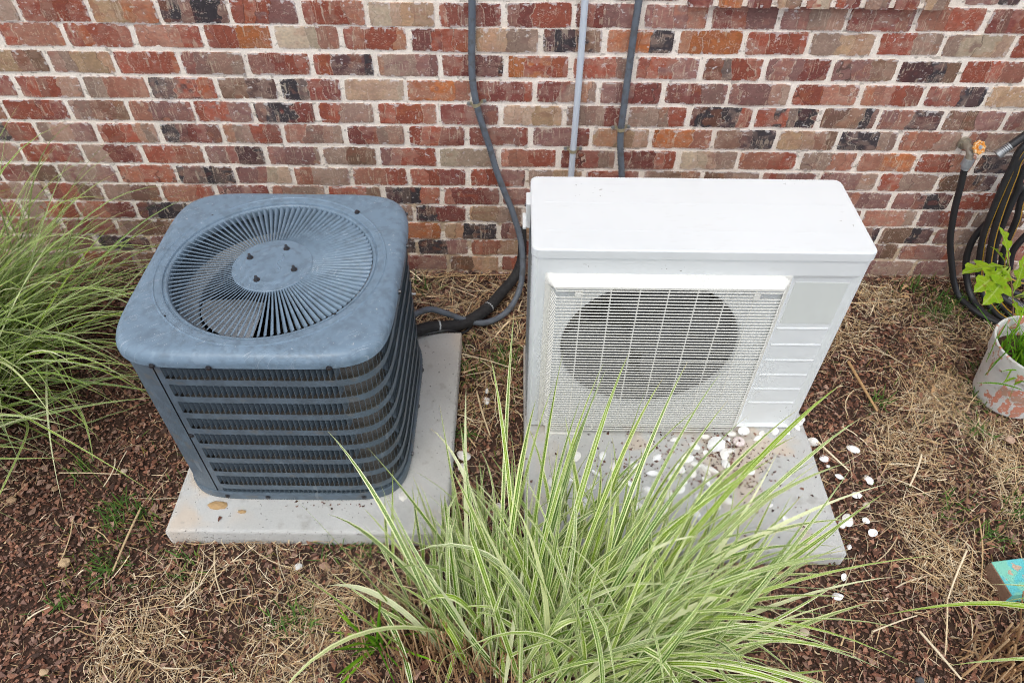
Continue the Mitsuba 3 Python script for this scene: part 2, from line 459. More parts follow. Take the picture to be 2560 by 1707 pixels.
# ------------------------------------------------------------------ brick wall
WALL = thing("brick_wall", "red and brown tumbled brick house wall with wide pale mortar joints", "wall")
COURSES = {  # course: (centre height, joints left to right in millimetres, one two-tone code per brick)
    -1: (1.0680, [-1310, -1105, -900, -697, -493, -290, -85, 118, 318, 525, 1330, 1500], ""),
    0: (.9883, [-1412, -1204, -1003, -793, -589, -392, -187, 12, 214, 415, 614, 816, 1014, 1217, 1423], "tt rr no dd rm rs bn rR Rr Rm ms Rm mt Rm sr Rr"),
    1: (.9135, [-1311, -1100, -892, -683, -479, -277, -82, 121, 313, 528, 730, 926, 1130, 1330, 1539], "rs rr sr ro bs ro Rr nt dw od oo rr tn rt tb rr"),
    2: (.8316, [-1395, -1191, -989, -785, -582, -387, -187, 14, 216, 412, 620, 813, 1021, 1225, 1423], "nw tn rr mt Rr rd tm Rd or rt rm dr mR mw dw rr"),
    3: (.7498, [-1535, -1322, -1114, -899, -703, -501, -303, -89, 108, 307, 515, 719, 922, 1138, 1340, 1539], "rR rt ts dr wd dR bb os Rr Rt mR Rm mt rs sr Rd nd"),
    4: (.6689, [-1614, -1403, -1208, -998, -803, -596, -405, -203, 0, 206, 406, 610, 821, 1034, 1226, 1435, 1638], "Rw rR tw sm rm dR rt rs Rm bn tR tr dr rd wd md wm mt"),
    5: (.5897, [-1541, -1343, -1137, -928, -723, -516, -313, -114, 99, 299, 500, 706, 917, 1120, 1322, 1538], "dr tm rt dR tr st Rt rR RR mR nb os wd nw dt st mt"),
    6: (.5093, [-1635, -1424, -1221, -1008, -802, -611, -418, -217, -11, 196, 396, 602, 808, 1016, 1214, 1414, 1617], "st rR tR rs md mt tw mr bt sr Rt Rr bt sr ts so rs dm"),
    7: (.4297, [-1749, -1542, -1337, -1133, -928, -725, -522, -322, -115, 89, 287, 486, 699, 903, 1105, 1313, 1522, 1730], "wR Rw tm sr dd mb st sr rR rm tn rR tw wt rm mt rt wd rR"),
    8: (.3525, [-1621, -1419, -1213, -1015, -820, -620, -420, -211, 0, 200, 400, 600, 800, 1000, 1195, 1395, 1609], "wt rw tw sr mR st rw dr rR mr tw rm st rR mt mm md Rr"),
    9: (.2753, [-1747, -1542, -1330, -1130, -930, -725, -520, -317, -123, 80, 285, 490, 695, 900, 1105, 1310, 1515, 1719], "wr tr rR dd rm tw rR rt dR nt nb rm st rR md tw st mR tw"),
    10: (.1973, [-1835, -1632, -1428, -1225, -1020, -820, -620, -420, -217, -10, 190, 395, 600, 800, 1000, 1205, 1407, 1607, 1776], "wm wm RR tw rm st dw rR no nd mn rm tw rt md st wd wd mt mt"),
    11: (.1206, [-1739, -1539, -1332, -1130, -930, -725, -525, -321, -122, 80, 285, 490, 695, 900, 1105, 1305, 1509, 1717], "wt wm dd mt rw tm rm dd dm sn rt mw rR tm dd dd dw mr tw"),
    12: (.0422, [-1835, -1620, -1417, -1215, -1010, -810, -610, -405, -204, -4, 200, 400, 600, 800, 1000, 1200, 1398, 1597, 1800], "wn tw rw wr mt rm tw wR Rm wn rt tm mw rR tw tm tm mt mt mt"),
    13: (-.037, [-1700, -1500, -1300, -1100, -900, -700, -500, -300, -100, 100, 300, 500, 700, 900, 1100, 1300, 1500, 1700], ""),
}
brng = np.random.default_rng(11)
ALLCODES = "rr rR rm rs mt tw md dd st rt tn os Rm wr".split()


def brick_mesh(w, h, code, seed, nx=13, nz=5, depth=0.022, wear=1.0):
    """A tumbled brick face: ragged outline, rounded worn arris, creases; x and z centred, the face looks towards -y."""
    r = np.random.default_rng(seed)
    u, v = np.meshgrid(np.linspace(0, 1, nx + 1), np.linspace(0, 1, nz + 1), indexing="ij")
    q = np.stack([u * w * 26, v * h * 26, np.full_like(u, seed * 3.7)], -1)
    X = (u - 0.5) * w
    Z = (v - 0.5) * h
    n1 = meshkit.fbm(q * 1.6, 3, 1) - 0.5
    n2 = meshkit.fbm(q * 1.6 + 50, 3, 2) - 0.5
    eu = np.minimum(u, 1 - u) * w
    ev = np.minimum(v, 1 - v) * h
    X = X + n1 * 0.0062 * wear * np.exp(-eu / 0.012)
    Z = Z + n2 * 0.0052 * wear * np.exp(-ev / 0.010)
    corner = np.exp(-(eu + ev) / 0.007)
    X -= np.sign(u - 0.5) * 0.0018 * corner * wear
    Z -= np.sign(v - 0.5) * 0.0018 * corner * wear
    Y = 0.006 * (meshkit.fbm(q * 0.9 + 9, 3, 3) - 0.5) * wear + 0.0010 * np.exp(-np.minimum(eu, ev) / 0.002)
    crease = r.uniform(0.2, 0.8)
    Y += 0.0022 * wear * np.exp(-((u - crease + 0.06 * (v - 0.5)) / 0.03) ** 2) * (r.random() > 0.4)
    Y += np.clip(r.normal(0, 0.001), -0.0016, 0.0012) + (u - 0.5) * np.clip(r.normal(0, 0.001), -0.0015, 0.0015)
    V = np.stack([X, Y, Z], -1).reshape(-1, 3)
    F = grid(nx, nz)
    idx = np.arange((nx + 1) * (nz + 1)).reshape(nx + 1, nz + 1)
    ring = np.concatenate([idx[:, 0], idx[-1, 1:], idx[-2::-1, -1], idx[0, -2:0:-1]])
    back = V[ring].copy()
    back[:, 1] = depth
    o = len(V)
    k = np.arange(len(ring))
    kn = (k + 1) % len(ring)
    m = len(ring)
    side = np.stack([o + k, o + m + k, o + m + kn, o + kn], 1)
    V = np.vstack([V, V[ring], back])
    uu = np.concatenate([u.ravel(), u.ravel()[ring], u.ravel()[ring]])
    vv = np.concatenate([v.ravel(), v.ravel()[ring], v.ravel()[ring]])
    uv = np.stack([code + 0.01 + 0.98 * uu, seed % 997 + 0.01 + 0.98 * vv], 1)
    return V, np.vstack([F, side[:, [0, 1, 2]], side[:, [0, 2, 3]]]), uv


hidden = []
nb = 0
for c, (zc, js, codes) in COURSES.items():
    js = [j / 1000 for j in js]
    codes = codes.split()
    first = 0
    while js[0] > -2.75:
        js.insert(0, js[0] - brng.normal(0.203, 0.003))
        first += 1
    while js[-1] < 2.75:
        js.append(js[-1] + brng.normal(0.203, 0.003))
    for i in range(len(js) - 1):
        x0, x1 = js[i], js[i + 1]
        if c == -1 and x1 > 0.53 and x0 < 1.31:
            continue
        k = i + 1 - first
        code = codes[k] if codes and 0 <= k < len(codes) else ALLCODES[brng.integers(len(ALLCODES))]
        num = CODE[code[0]] * 10 + CODE[code[1]]
        w = x1 - x0 - 0.0162 + brng.normal(0, 0.002)
        h = 0.0678 + brng.normal(0, 0.0012)
        seed = int(brng.integers(1, 900))
        cx, cz = (x0 + x1) / 2 + brng.normal(0, 0.001), zc + brng.normal(0, 0.001)
        corners = np.array([[cx + a * w / 2, 0, cz + b * h / 2] for a in (-1, 0, 1) for b in (-1, 1)])
        if in_frame(corners) and c < 13:
            V, F, uv = brick_mesh(w, h, num, seed)
            V = V @ rot([0, 1, 0], brng.normal(0, 0.006)).T + [cx, 0, cz]
            put("brick", (V, F), "mat_brick", smooth=True, parent=WALL, uv=uv)
            nb += 1
        else:
            V, F, uv = brick_mesh(w, h, num, seed, 3, 2)
            hidden.append((V + [cx, 0, cz], F, uv))
# the storey above the picture, laid with the same bricks
for c in range(-2, -28, -1):
    x = -2.8 + 0.1 * (c % 2)
    while x < 2.8:
        if not (c > -19 and 0.55 < x < 1.15 and c < -2):
            V, F, uv = brick_mesh(0.187, 0.0665, int(CODE["rRmtwd"[brng.integers(6)]] * 10 + brng.integers(6)), int(brng.integers(1, 900)), 2, 1)
            hidden.append((V + [x + 0.1, 0, 0.9883 - 0.0794 * c], F, uv))
        x += 0.203
V, F = join([(a, b) for a, b, _ in hidden])
tag(put("bricks", (V, F), "mat_brick", smooth=True, parent=WALL, uv=np.vstack([q for _, _, q in hidden])), kind="stuff")

# mortar bed, slightly behind the brick faces, lumpy
nx, nz = 480, 130
X, Z = np.meshgrid(np.linspace(-2.4, 2.4, nx + 1), np.linspace(-0.12, 1.18, nz + 1), indexing="ij")
q = np.stack([X, 0 * X, Z], -1)
Y = 0.0062 - 0.0028 * meshkit.fbm(q * 60, 3, 5) - 0.0012 * (meshkit.noise(q * 22, 6) - 0.5)
put("mortar", (np.stack([X, Y, Z], -1).reshape(-1, 3), grid(nx, nz)), "mat_mortar", smooth=True, parent=WALL, uv=np.stack([X.ravel(), Z.ravel()], 1))
core = join([box(-2.8, 2.8, 0.012, 0.24, -0.2, 3.2), box(-2.8, -2.4, 0.004, 0.012, -0.2, 1.18), box(2.4, 2.8, 0.004, 0.012, -0.2, 1.18), box(-2.8, 2.8, 0.004, 0.012, 1.18, 3.2)])
put("mortar", core, "mat_mortar", parent=WALL)

# window sill: a rowlock course of brick ends standing proud of the wall
sill_codes = ["Rm", "oo", "mR", "nw", "rb", "rR", "tm", "mR", "nt"]
sx = 0.539
for i in range(9):
    num = CODE[sill_codes[i][0]] * 10 + CODE[sill_codes[i][1]]
    V, F, uv = brick_mesh(0.066, 0.105, num, 300 + 7 * i, 5, 7, depth=0.085, wear=0.5)
    V = V @ rot([1, 0, 0], math.radians(0)).T
    cx = sx + 0.033 + i * 0.0838
    put("sill_brick", (V + [cx, -0.030, 1.0805], F), "mat_brick", smooth=True, parent=WALL, uv=uv)
    # underside of the brick
    u = np.array([[cx - .0315, -.0275, 1.0285], [cx + .0315, -.0275, 1.0285], [cx + .0315, .02, 1.0285], [cx - .0315, .02, 1.0285]])
sill = box(sx + 0.004, sx + 0.736, -0.021, 0.03, 1.0300, 1.128)
put("sill_mortar", sill, "mat_mortar", parent=WALL)
# ------------------------------------------------------------------ ground
def ground_z(x, y):
    q = np.stack([np.asarray(x, float), np.asarray(y, float), np.zeros_like(np.asarray(x, float))], -1)
    z = 0.014 * (meshkit.fbm(q * 5, 3, 1) - 0.5) + 0.008 * (meshkit.fbm(q * 22, 2, 2) - 0.5)
    return z - 0.009


gx = np.concatenate([[-60, -25, -10, -5], np.linspace(-2.9, 2.9, 261), [5, 10, 25, 60]])
gy = np.concatenate([[-60, -25, -10, -5], np.linspace(-2.6, 0.01, 131)])
X, Y = np.meshgrid(gx, gy, indexing="ij")
g = put("ground", (np.stack([X, Y, ground_z(X, Y)], -1).reshape(-1, 3), grid(len(gx) - 1, len(gy) - 1)), "mat_soil", smooth=True)
tag(g, "dark brown garden soil under the bark mulch", kind="structure")

PADS = [(-0.905, -0.131, -1.163, -0.385), (0.085, 0.960, -1.206, -0.44)]
PAD_H = 0.058


def on_pad(x, y, m=0.0):
    r = np.zeros(np.shape(x), bool)
    for a, b, c, d in PADS:
        r |= (x > a - m) & (x < b + m) & (y > c - m) & (y < d + m)
    return r


def pad_mesh(a, b, c, d, seed):
    """A cast slab with a soft worn arris and slightly wavy edges."""
    n = 60
    prof = [(0.012, 0.0), (0.005, 0.0015), (0.0015, 0.005), (0.0, 0.012), (0.0, 0.09)]
    th = np.linspace(0, 1, n * 4, endpoint=False)
    base = []
    for t in th:
        s, f = divmod(t * 4, 1)
        base.append([(a + (b - a) * f, c), (b, c + (d - c) * f), (b - (b - a) * f, d), (a, d - (d - c) * f)][int(s)])
    base = np.array(base)
    cen = np.array([(a + b) / 2, (c + d) / 2])
    V = []
    for inset, drop in prof:
        p = base - np.sign(base - cen) * 0
        p = np.stack([np.clip(base[:, 0], a + inset, b - inset), np.clip(base[:, 1], c + inset, d - inset)], 1)
        q = np.stack([p[:, 0] * 14, p[:, 1] * 14, np.full(len(p), drop * 20)], 1)
        p = p + 0.004 * (meshkit.fbm(q, 3, seed)[:, None] - 0.5)
        V.append(np.column_stack([p, np.full(len(p), PAD_H - drop)]))
    m = len(base)
    V = np.vstack(V)
    F = []
    for i in range(len(prof) - 1):
        k = np.arange(m)
        kn = (k + 1) % m
        F.append(np.stack([i * m + k, (i + 1) * m + k, (i + 1) * m + kn, i * m + kn], 1))
    F = np.vstack(F)
    F = np.vstack([F[:, [0, 1, 2]], F[:, [0, 2, 3]]])
    # the top: a grid inside, fanned to the first ring
    o = len(V)
    V = np.vstack([V, [[cen[0], cen[1], PAD_H]]])
    k = np.arange(m)
    F = np.vstack([F, np.stack([np.full(m, o), k, (k + 1) % m], 1)])
    return V, F


t = tag(put("concrete_pad", pad_mesh(*PADS[0], 3), "mat_concrete", smooth=38), "square stained concrete pad under the dark condenser unit", "concrete pad")
t = tag(put("concrete_pad", pad_mesh(*PADS[1], 4), "mat_concrete", smooth=38), "long pale concrete pad under the white unit, strewn with shells", "concrete pad")

PATCH = [(-0.751, -1.331, 0.16), (-0.547, -1.392, 0.2), (-0.842, -1.437, 0.15), (-0.669, -1.24, 0.1), (1.47, -0.621, 0.16), (1.498, -0.858, 0.2), (1.323, -0.831, 0.14), (1.683, -0.341, 0.16), (1.495, -1.0, 0.12),
         (1.249, -1.252, 0.1), (1.43, -0.158, 0.1), (-0.268, -1.303, 0.06), (1.217, -1.108, 0.1), (-0.888, -1.477, 0.12), (1.2, -0.3, 0.12)]


def dryness(x, y):
    d = np.zeros(np.shape(x))
    for a, b, r in PATCH:
        d = np.maximum(d, np.exp(-((x - a) ** 2 + (y - b) ** 2) / (r * r)))
    return d


# bark mulch: broken chips, three layers deep in places
grng = np.random.default_rng(21)
chips = []
for i in range(14):
    p = grng.normal(size=(11, 3)) * [1, 0.62, 0.26]
    h = trimesh.convex.convex_hull(p / np.abs(p[:, 0]).max() * 0.5)
    chips.append((np.array(h.vertices), np.array(h.faces)))
BARK = np.array([(0.130, 0.062, 0.046), (0.19, 0.093, 0.068), (0.090, 0.047, 0.038), (0.25, 0.135, 0.10), (0.155, 0.095, 0.083), (0.055, 0.036, 0.032), (0.24, 0.16, 0.135)])


def scatter_chips(xs, ys, size, lift):
    V, F, C, o = [], [], [], 0
    zs = ground_z(xs, ys)
    for x, y, z, s in zip(xs, ys, zs, size):
        v, f = chips[grng.integers(14)]
        R = rot([0, 0, 1], grng.uniform(0, 6.283)) @ rot([1, 0, 0], grng.normal(0, 0.35)) @ rot([0, 1, 0], grng.normal(0, 0.35))
        V.append(v @ R.T * s + [x, y, z + lift * s + grng.uniform(0.003, 0.013)])
        F.append(f + o)
        o += len(v)
        c = BARK[grng.integers(7)] * grng.uniform(0.75, 1.3) * np.array([1.26, 1.17, 1.04])
        if grng.random() < 0.012:
            c = np.array([0.34, 0.22, 0.13])
        C.append(np.repeat(c[None], len(v), 0))
    return np.vstack(V), np.vstack(F), np.vstack(C)


N = 135000
xs = grng.uniform(-2.25, 2.2, N)
ys = grng.uniform(-1.72, 0.0, N)
keep = ~on_pad(xs, ys, 0.004)
pp = project(np.stack([xs, ys, 0 * xs], 1))
keep &= (pp[:, 0] > -60) & (pp[:, 0] < 1084) & (pp[:, 1] < 730)
keep &= grng.random(N) > 0.35 * dryness(xs, ys)
xs, ys = xs[keep], ys[keep]
size = np.clip(grng.lognormal(math.log(0.0098), 0.44, len(xs)), 0.005, 0.034)
V, F, C = scatter_chips(xs, ys, size, 0.12)
tag(put("bark_mulch", (V, F), "mat_mulch", color=C), "red brown shredded bark mulch over the bed", "mulch", kind="stuff")

STRAW = np.array([(0.58, 0.42, 0.24), (0.68, 0.54, 0.35), (0.50, 0.34, 0.18), (0.74, 0.62, 0.44), (0.38, 0.25, 0.14)])


def ribbons(P0, az, L, W, curl, lift, cols, seg=4, cross=False):
    """Many thin bent strips lying on the ground: one mesh."""
    n = len(P0)
    t = np.linspace(0, 1, seg + 1)
    a = az[:, None] + curl[:, None] * (t[None] - 0.5)
    step = (L / seg)[:, None]
    dx = np.concatenate([np.zeros((n, 1)), np.cumsum(np.cos(a[:, :-1]) * step, 1)], 1)
    dy = np.concatenate([np.zeros((n, 1)), np.cumsum(np.sin(a[:, :-1]) * step, 1)], 1)
    x, y = P0[:, :1] + dx, P0[:, 1:2] + dy
    z = ground_z(x, y) + 0.011 + lift[:, :1] + lift[:, 1:2] * np.sin(t[None] * np.pi) + lift[:, 2:3] * (t[None] - 0.5)
    nx_, ny_ = -np.sin(a), np.cos(a)
    w = W[:, None] * (1 - 0.5 * t[None] ** 3) / 2
    tw = lift[:, 3:4]
    A = np.stack([x + nx_ * w * np.cos(tw), y + ny_ * w * np.cos(tw), z + w * np.sin(tw)], -1)
    B = np.stack([x - nx_ * w * np.cos(tw), y - ny_ * w * np.cos(tw), z - w * np.sin(tw)], -1)
    V = np.stack([A, B], 2).reshape(n, -1, 3)
    i = np.arange(seg) * 2
    f = np.vstack([np.stack([i, i + 1, i + 3], 1), np.stack([i, i + 3, i + 2], 1)])
    F = (f[None] + (np.arange(n) * 2 * (seg + 1))[:, None, None]).reshape(-1, 3)
    return V.reshape(-1, 3), F, np.repeat(cols, 2 * (seg + 1), 0)


N = 270000
xs = grng.uniform(-2.2, 2.2, N)
ys = grng.uniform(-1.7, -0.005, N)
d = dryness(xs, ys)
fine = meshkit.fbm(np.stack([xs * 9, ys * 9, 0 * xs], 1), 3, 4)
prob = 0.07 + 0.12 * np.clip(fine - 0.5, 0, 1) + 0.62 * np.clip(d * 1.45 - 0.12, 0, 1) * np.clip((fine - 0.25) * 3.0, 0.12, 1)
prob *= np.where(xs < -1.0, 0.45, 1.0)
gap = (xs > -0.35) & (xs < 0.12) & (ys > -0.80)
prob = np.where(gap, 0.085 * (0.4 + 1.4 * fine), prob)
pp = project(np.stack([xs, ys, 0 * xs], 1))
keep = (grng.random(N) < prob) & ~on_pad(xs, ys, 0.003) & (pp[:, 0] > -40) & (pp[:, 0] < 1064) & (pp[:, 1] < 715)
xs, ys, d = xs[keep], ys[keep], d[keep]
n = len(xs)
longer = ((xs > -0.35) & (xs < 0.12) & (ys > -0.75)) | (grng.random(n) < 0.07)
L = np.where(longer, grng.uniform(0.05, 0.15, n), grng.lognormal(math.log(0.024), 0.5, n))
W = np.where(longer, grng.uniform(0.0012, 0.003, n), grng.uniform(0.0008, 0.0020, n))
W = np.where(grng.random(n) < 0.04, W * 2.2, W)
az = grng.uniform(0, 6.283, n)
lift = np.stack([grng.uniform(0.001, 0.009, n) + 0.008 * d * grng.random(n), grng.normal(0, 0.004, n), grng.normal(0, 0.012, n), grng.uniform(-1.2, 1.2, n)], 1)
cols = STRAW[grng.integers(0, 5, n)] * grng.uniform(0.75, 1.2, (n, 1))
V, F, C = ribbons(np.stack([xs, ys], 1), az, L, W, grng.normal(0, 0.45, n) * np.where(grng.random(n) < 0.2, 2.5, 1), lift, cols)
keepv = np.ones(len(V), bool)
tag(put("straw_litter", (V, F), "mat_straw", color=C), "pale dry grass clippings and straw scattered over the mulch", "straw", kind="stuff")
# ------------------------------------------------------------------ dark condenser unit
CX, CY = -0.566, -0.745
COND = thing("condenser_unit", "square slate grey air conditioning condenser with round fan grille on top", "air conditioner")


def sup(a, b, n, th):
    c, s = np.cos(th), np.sin(th)
    r = (np.abs(c / a) ** n + np.abs(s / b) ** n) ** (-1 / n)
    return r


# lid: pressed steel, from the fan opening out over the rolled edge
N = 288
th = np.linspace(0, 2 * np.pi, N, endpoint=False)
Ro = sup(0.325, 0.322, 5.6, th)
rings = []
for r, z in ((0.2500, 0.640), (0.2515, 0.652), (0.2535, 0.658), (0.2565, 0.6605), (0.2600, 0.6605), (0.2618, 0.6580), (0.2640, 0.6580), (0.2660, 0.6625), (0.2700, 0.6640), (0.2830, 0.6645), (0.2848, 0.6668), (0.2866, 0.6668), (0.2884, 0.6645)):
    rings.append(np.stack([r * np.cos(th), r * np.sin(th), np.full(N, z)], 1))
for t in (0.33, 0.66):
    r = 0.2884 + t * (Ro - 0.034 - 0.2884)
    rings.append(np.stack([r * np.cos(th), r * np.sin(th), np.full(N, 0.6645 + 0.0006 * t)], 1))
for inset, drop in ((0.034, 0.0), (0.024, 0.0012), (0.016, 0.0036), (0.010, 0.0072), (0.005, 0.0125), (0.0018, 0.0195), (0.0, 0.026), (0.0, 0.0385), (0.0015, 0.0400), (0.006, 0.0400), (0.006, 0.030)):
    r = Ro - inset
    rings.append(np.stack([r * np.cos(th), r * np.sin(th), np.full(N, 0.6655 - drop)], 1))
V = np.vstack(rings) + [CX, CY, 0]
M = len(rings)
i, j = [q.ravel() for q in np.meshgrid(np.arange(M - 1), np.arange(N), indexing="ij")]
F = np.stack([i * N + j, (i + 1) * N + j, (i + 1) * N + (j + 1) % N, i * N + (j + 1) % N], 1)
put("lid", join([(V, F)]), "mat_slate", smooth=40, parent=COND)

# radial vanes of the fan guard, pitched like a turbine
NV = 99
al = math.radians(41)
for k in range(NV):
    t = 2 * np.pi * k / NV
    er, et = np.array([math.cos(t), math.sin(t), 0]), np.array([-math.sin(t), math.cos(t), 0])
    down = et * math.cos(al) + np.array([0, 0, -1]) * 0
    rr = np.array([0.096, 0.12, 0.16, 0.20, 0.235, 0.247, 0.2515])
    ww = np.array([0.0058, 0.0072, 0.0094, 0.0118, 0.0142, 0.0128, 0.005])
    rows = []
    # the upper edge leads, the plate falls away along +tangent
    # a rolled vane: nearly level at its upper edge, steep below
    pitch_ = np.radians([16, 44, 60, 70])
    prof_ = np.vstack([[0, 0], np.cumsum(np.stack([np.cos(pitch_), np.sin(pitch_)], 1) * 0.25, 0)])
    for q, w in zip(rr, ww):
        zt = 0.6605 - 0.0020 * math.sin((q - 0.096) / 0.156 * math.pi)
        c = er * q + np.array([CX, CY, zt])
        for a_, b_ in prof_:
            rows.append(c - et * (a_ * w) - np.array([0, 0, b_ * w]))
    Vt = np.array(rows)
    nrm = np.cross(er, et * math.cos(al) + np.array([0, 0, 1]) * math.sin(al))
    Vb = Vt - nrm * 0.0011
    m = len(rr)
    Ft = grid(m - 1, 4)
    V = np.vstack([Vt, Vb])
    o = len(Vt)
    edge = [(5 * a, 5 * a + 5) for a in range(m - 1)] + [(5 * a + 9, 5 * a + 4) for a in range(m - 1)]
    S = np.array([[a, b, o + b, o + a] for a, b in edge])
    F = np.vstack([Ft, Ft[:, ::-1] + o, S[:, [0, 1, 2]], S[:, [0, 2, 3]]])
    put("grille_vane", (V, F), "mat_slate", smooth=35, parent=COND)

# hub cap with a rolled step and an embossed wave, four studs
prof = [(0.0, 0.6640), (0.066, 0.6640), (0.071, 0.6634), (0.0745, 0.6612), (0.080, 0.6608), (0.0985, 0.6612), (0.1005, 0.6600), (0.1005, 0.652)]
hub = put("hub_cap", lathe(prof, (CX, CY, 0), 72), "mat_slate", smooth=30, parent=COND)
wave = [(CX + 0.018 + 0.007 * math.sin(a * 3.2), CY - 0.030 + 0.022 * a, 0.6632) for a in np.linspace(0, 3.0, 16)]
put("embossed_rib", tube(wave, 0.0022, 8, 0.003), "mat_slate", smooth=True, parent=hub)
for bx, by in ((-0.638, -0.714), (-0.553, -0.676), (-0.516, -0.758), (-0.600, -0.798)):
    bx, by = bx + 0.010, by - 0.008
    nut = trimesh.creation.cylinder(radius=0.0055, height=0.0050, sections=6)
    nut.apply_translation((bx, by, 0.6668))
    cap = lathe([(0.0082, 0.6642), (0.0082, 0.6650), (0.0, 0.6652)], (bx, by, 0), 18)
    stud = lathe([(0.0040, 0.668), (0.0040, 0.6745), (0.0031, 0.677), (0.0, 0.6778)], (bx, by, 0), 14)
    put("stud", join([nut, cap, stud]), "mat_screw", smooth=30, parent=hub)
for hx, hy in ((-0.775, -0.547), (-0.773, -0.938), (-0.375, -0.924)):
    put("screw_hole", lathe([(0.0032, 0.6652), (0.0032, 0.6658), (0.0, 0.6658)], (hx, hy, 0), 14), "mat_black", parent=COND)


def hex_screw(c, axis, r=0.0052, h=0.005):
    axis = np.asarray(axis, float)
    washer = cyl(np.array(c), axis, r * 1.45, 0.0014, 16)
    head = cyl(np.array(c) + axis * h / 2, axis, r, h, 6)
    return join([washer, head])


put("screw", hex_screw((-0.384, -0.526, 0.6662), (0, 0, 1)), "mat_screw", smooth=30, parent=COND)

# body shell: path of the plan outline, counted from the seam at the front left
BA, BB, BN = 0.313, 0.312, 6.0
tt = np.linspace(-np.pi, np.pi, 4001)
pr_ = sup(BA, BB, BN, tt)
PX, PY = CX + pr_ * np.cos(tt), CY + pr_ * np.sin(tt)
i0 = int(np.argmin(np.abs(PX + 0.779) + 10 * (PY > CY)))
order = np.concatenate([np.arange(i0, 4000), np.arange(0, i0 + 1)])
PX, PY = PX[order], PY[order]
PS = np.concatenate([[0], np.cumsum(np.hypot(np.diff(PX), np.diff(PY)))])
TOTAL = PS[-1]


def body(s, depth=0.0):
    s = np.asarray(s, float)
    x, y = np.interp(s, PS, PX), np.interp(s, PS, PY)
    e = 0.002
    dx, dy = np.interp(s + e, PS, PX) - np.interp(s - e, PS, PX), np.interp(s + e, PS, PY) - np.interp(s - e, PS, PY)
    l = np.hypot(dx, dy) + 1e-9
    return x - depth * dy / l, y + depth * dx / l


def wrap(s, z, depth):
    x, y = body(s, depth)
    return np.stack([x, y, z], -1)


SP, S0 = 0.0133, 0.017
ROWS, ZTOP, RP, RH = 9, 0.620, 0.0640, 0.0470
S_END = 1.19
NS = int((S_END - S0) / SP)
from shapely.geometry import box as sbox
slot = sbox(0.0007, 0.006, SP - 0.0007, RH + 0.002).buffer(-0.003).buffer(0.003, quad_segs=3)
cell = sbox(0, 0, SP, RP).difference(slot)
cv, cf = trimesh.creation.triangulate_polygon(cell, engine="earcut")
cv = np.array(cv)
cf = np.array(cf)
CVs, CFs, o = [], [], 0
for r in range(ROWS):
    for k in range(NS):
        s = S0 + k * SP + cv[:, 0]
        z = ZTOP - RP * r - RH - 0.004 + cv[:, 1]
        CVs.append(wrap(s, z, np.zeros(len(s))))
        CFs.append(cf + o)
        o += len(cv)
zb = ZTOP - RP * (ROWS - 1) - RH - 0.004
zt = zb + RP * ROWS


def sheet(s0, s1, z0, z1, depth=0.0, n=None):
    n = n or max(2, int((s1 - s0) / 0.01))
    s, z = np.meshgrid(np.linspace(s0, s1, n + 1), [z0, z1], indexing="ij")
    return wrap(s.ravel(), z.ravel(), np.full(s.size, depth)), grid(n, 1)


Vp, Fp = join([(np.vstack(CVs), np.vstack(CFs)), sheet(0.0012, S0, zb, zt), sheet(S0 + NS * SP, S0 + NS * SP + 0.02, zb, zt), sheet(0.0012, S0 + NS * SP + 0.02, zt, 0.640), sheet(0.0012, S0 + NS * SP + 0.02, 0.072, zb)])
panel = put("louvred_panel", (Vp, Fp), "mat_slate_side", parent=COND)
tag(panel, "dark louvred sheet wrapping the front and right side")
extra = []
nl = 0
for k in range(NS):
    sm = S0 + (k + 0.5) * SP
    x, y = body(sm)
    corner = abs(x - CX) > 0.222 and abs(y - CY) > 0.222
    for r in range(ROWS):
        if corner:
            continue
        z0 = ZTOP - RP * r - RH + 0.0025
        z1 = z0 + RH - 0.007
        zz = np.linspace(z0, z1, 5)
        pts = []
        for f, dpt in ((0.0008, 0.0016), (0.0034, 0.0064), (0.0062, 0.0128), (0.0086, 0.0195)):
            pull = np.array([0.0024, 0.0003, 0, 0.0003, 0.0024]) * (1 if f > 0.002 else 0.4)
            pts.append(wrap(np.full(5, S0 + k * SP + f) - pull, zz, np.full(5, dpt)))
        V = np.stack(pts, 0).reshape(-1, 3)
        F = grid(3, 4)
        if x < -0.30 and y < CY and k < 33:
            put("louvre", (V, F), "mat_louvre", smooth=True, parent=COND)
            nl += 1
        else:
            extra.append((V, F))
tag(put("louvres", join(extra), "mat_louvre", smooth=True, parent=COND), kind="stuff")
put("corner_panel", join([sheet(-0.30, -0.0012, 0.072, 0.640, -0.0012)[0:2] if False else sheet(TOTAL - 0.62, TOTAL - 0.0012, 0.072, 0.640, -0.0015), sheet(S0 + NS * SP + 0.021, TOTAL - 0.61, 0.072, 0.640)]), "mat_slate_side", smooth=True, parent=COND)
put("coil", sheet(-0.001, TOTAL, 0.076, 0.636, 0.024, 240), "mat_coil", smooth=True, parent=COND)
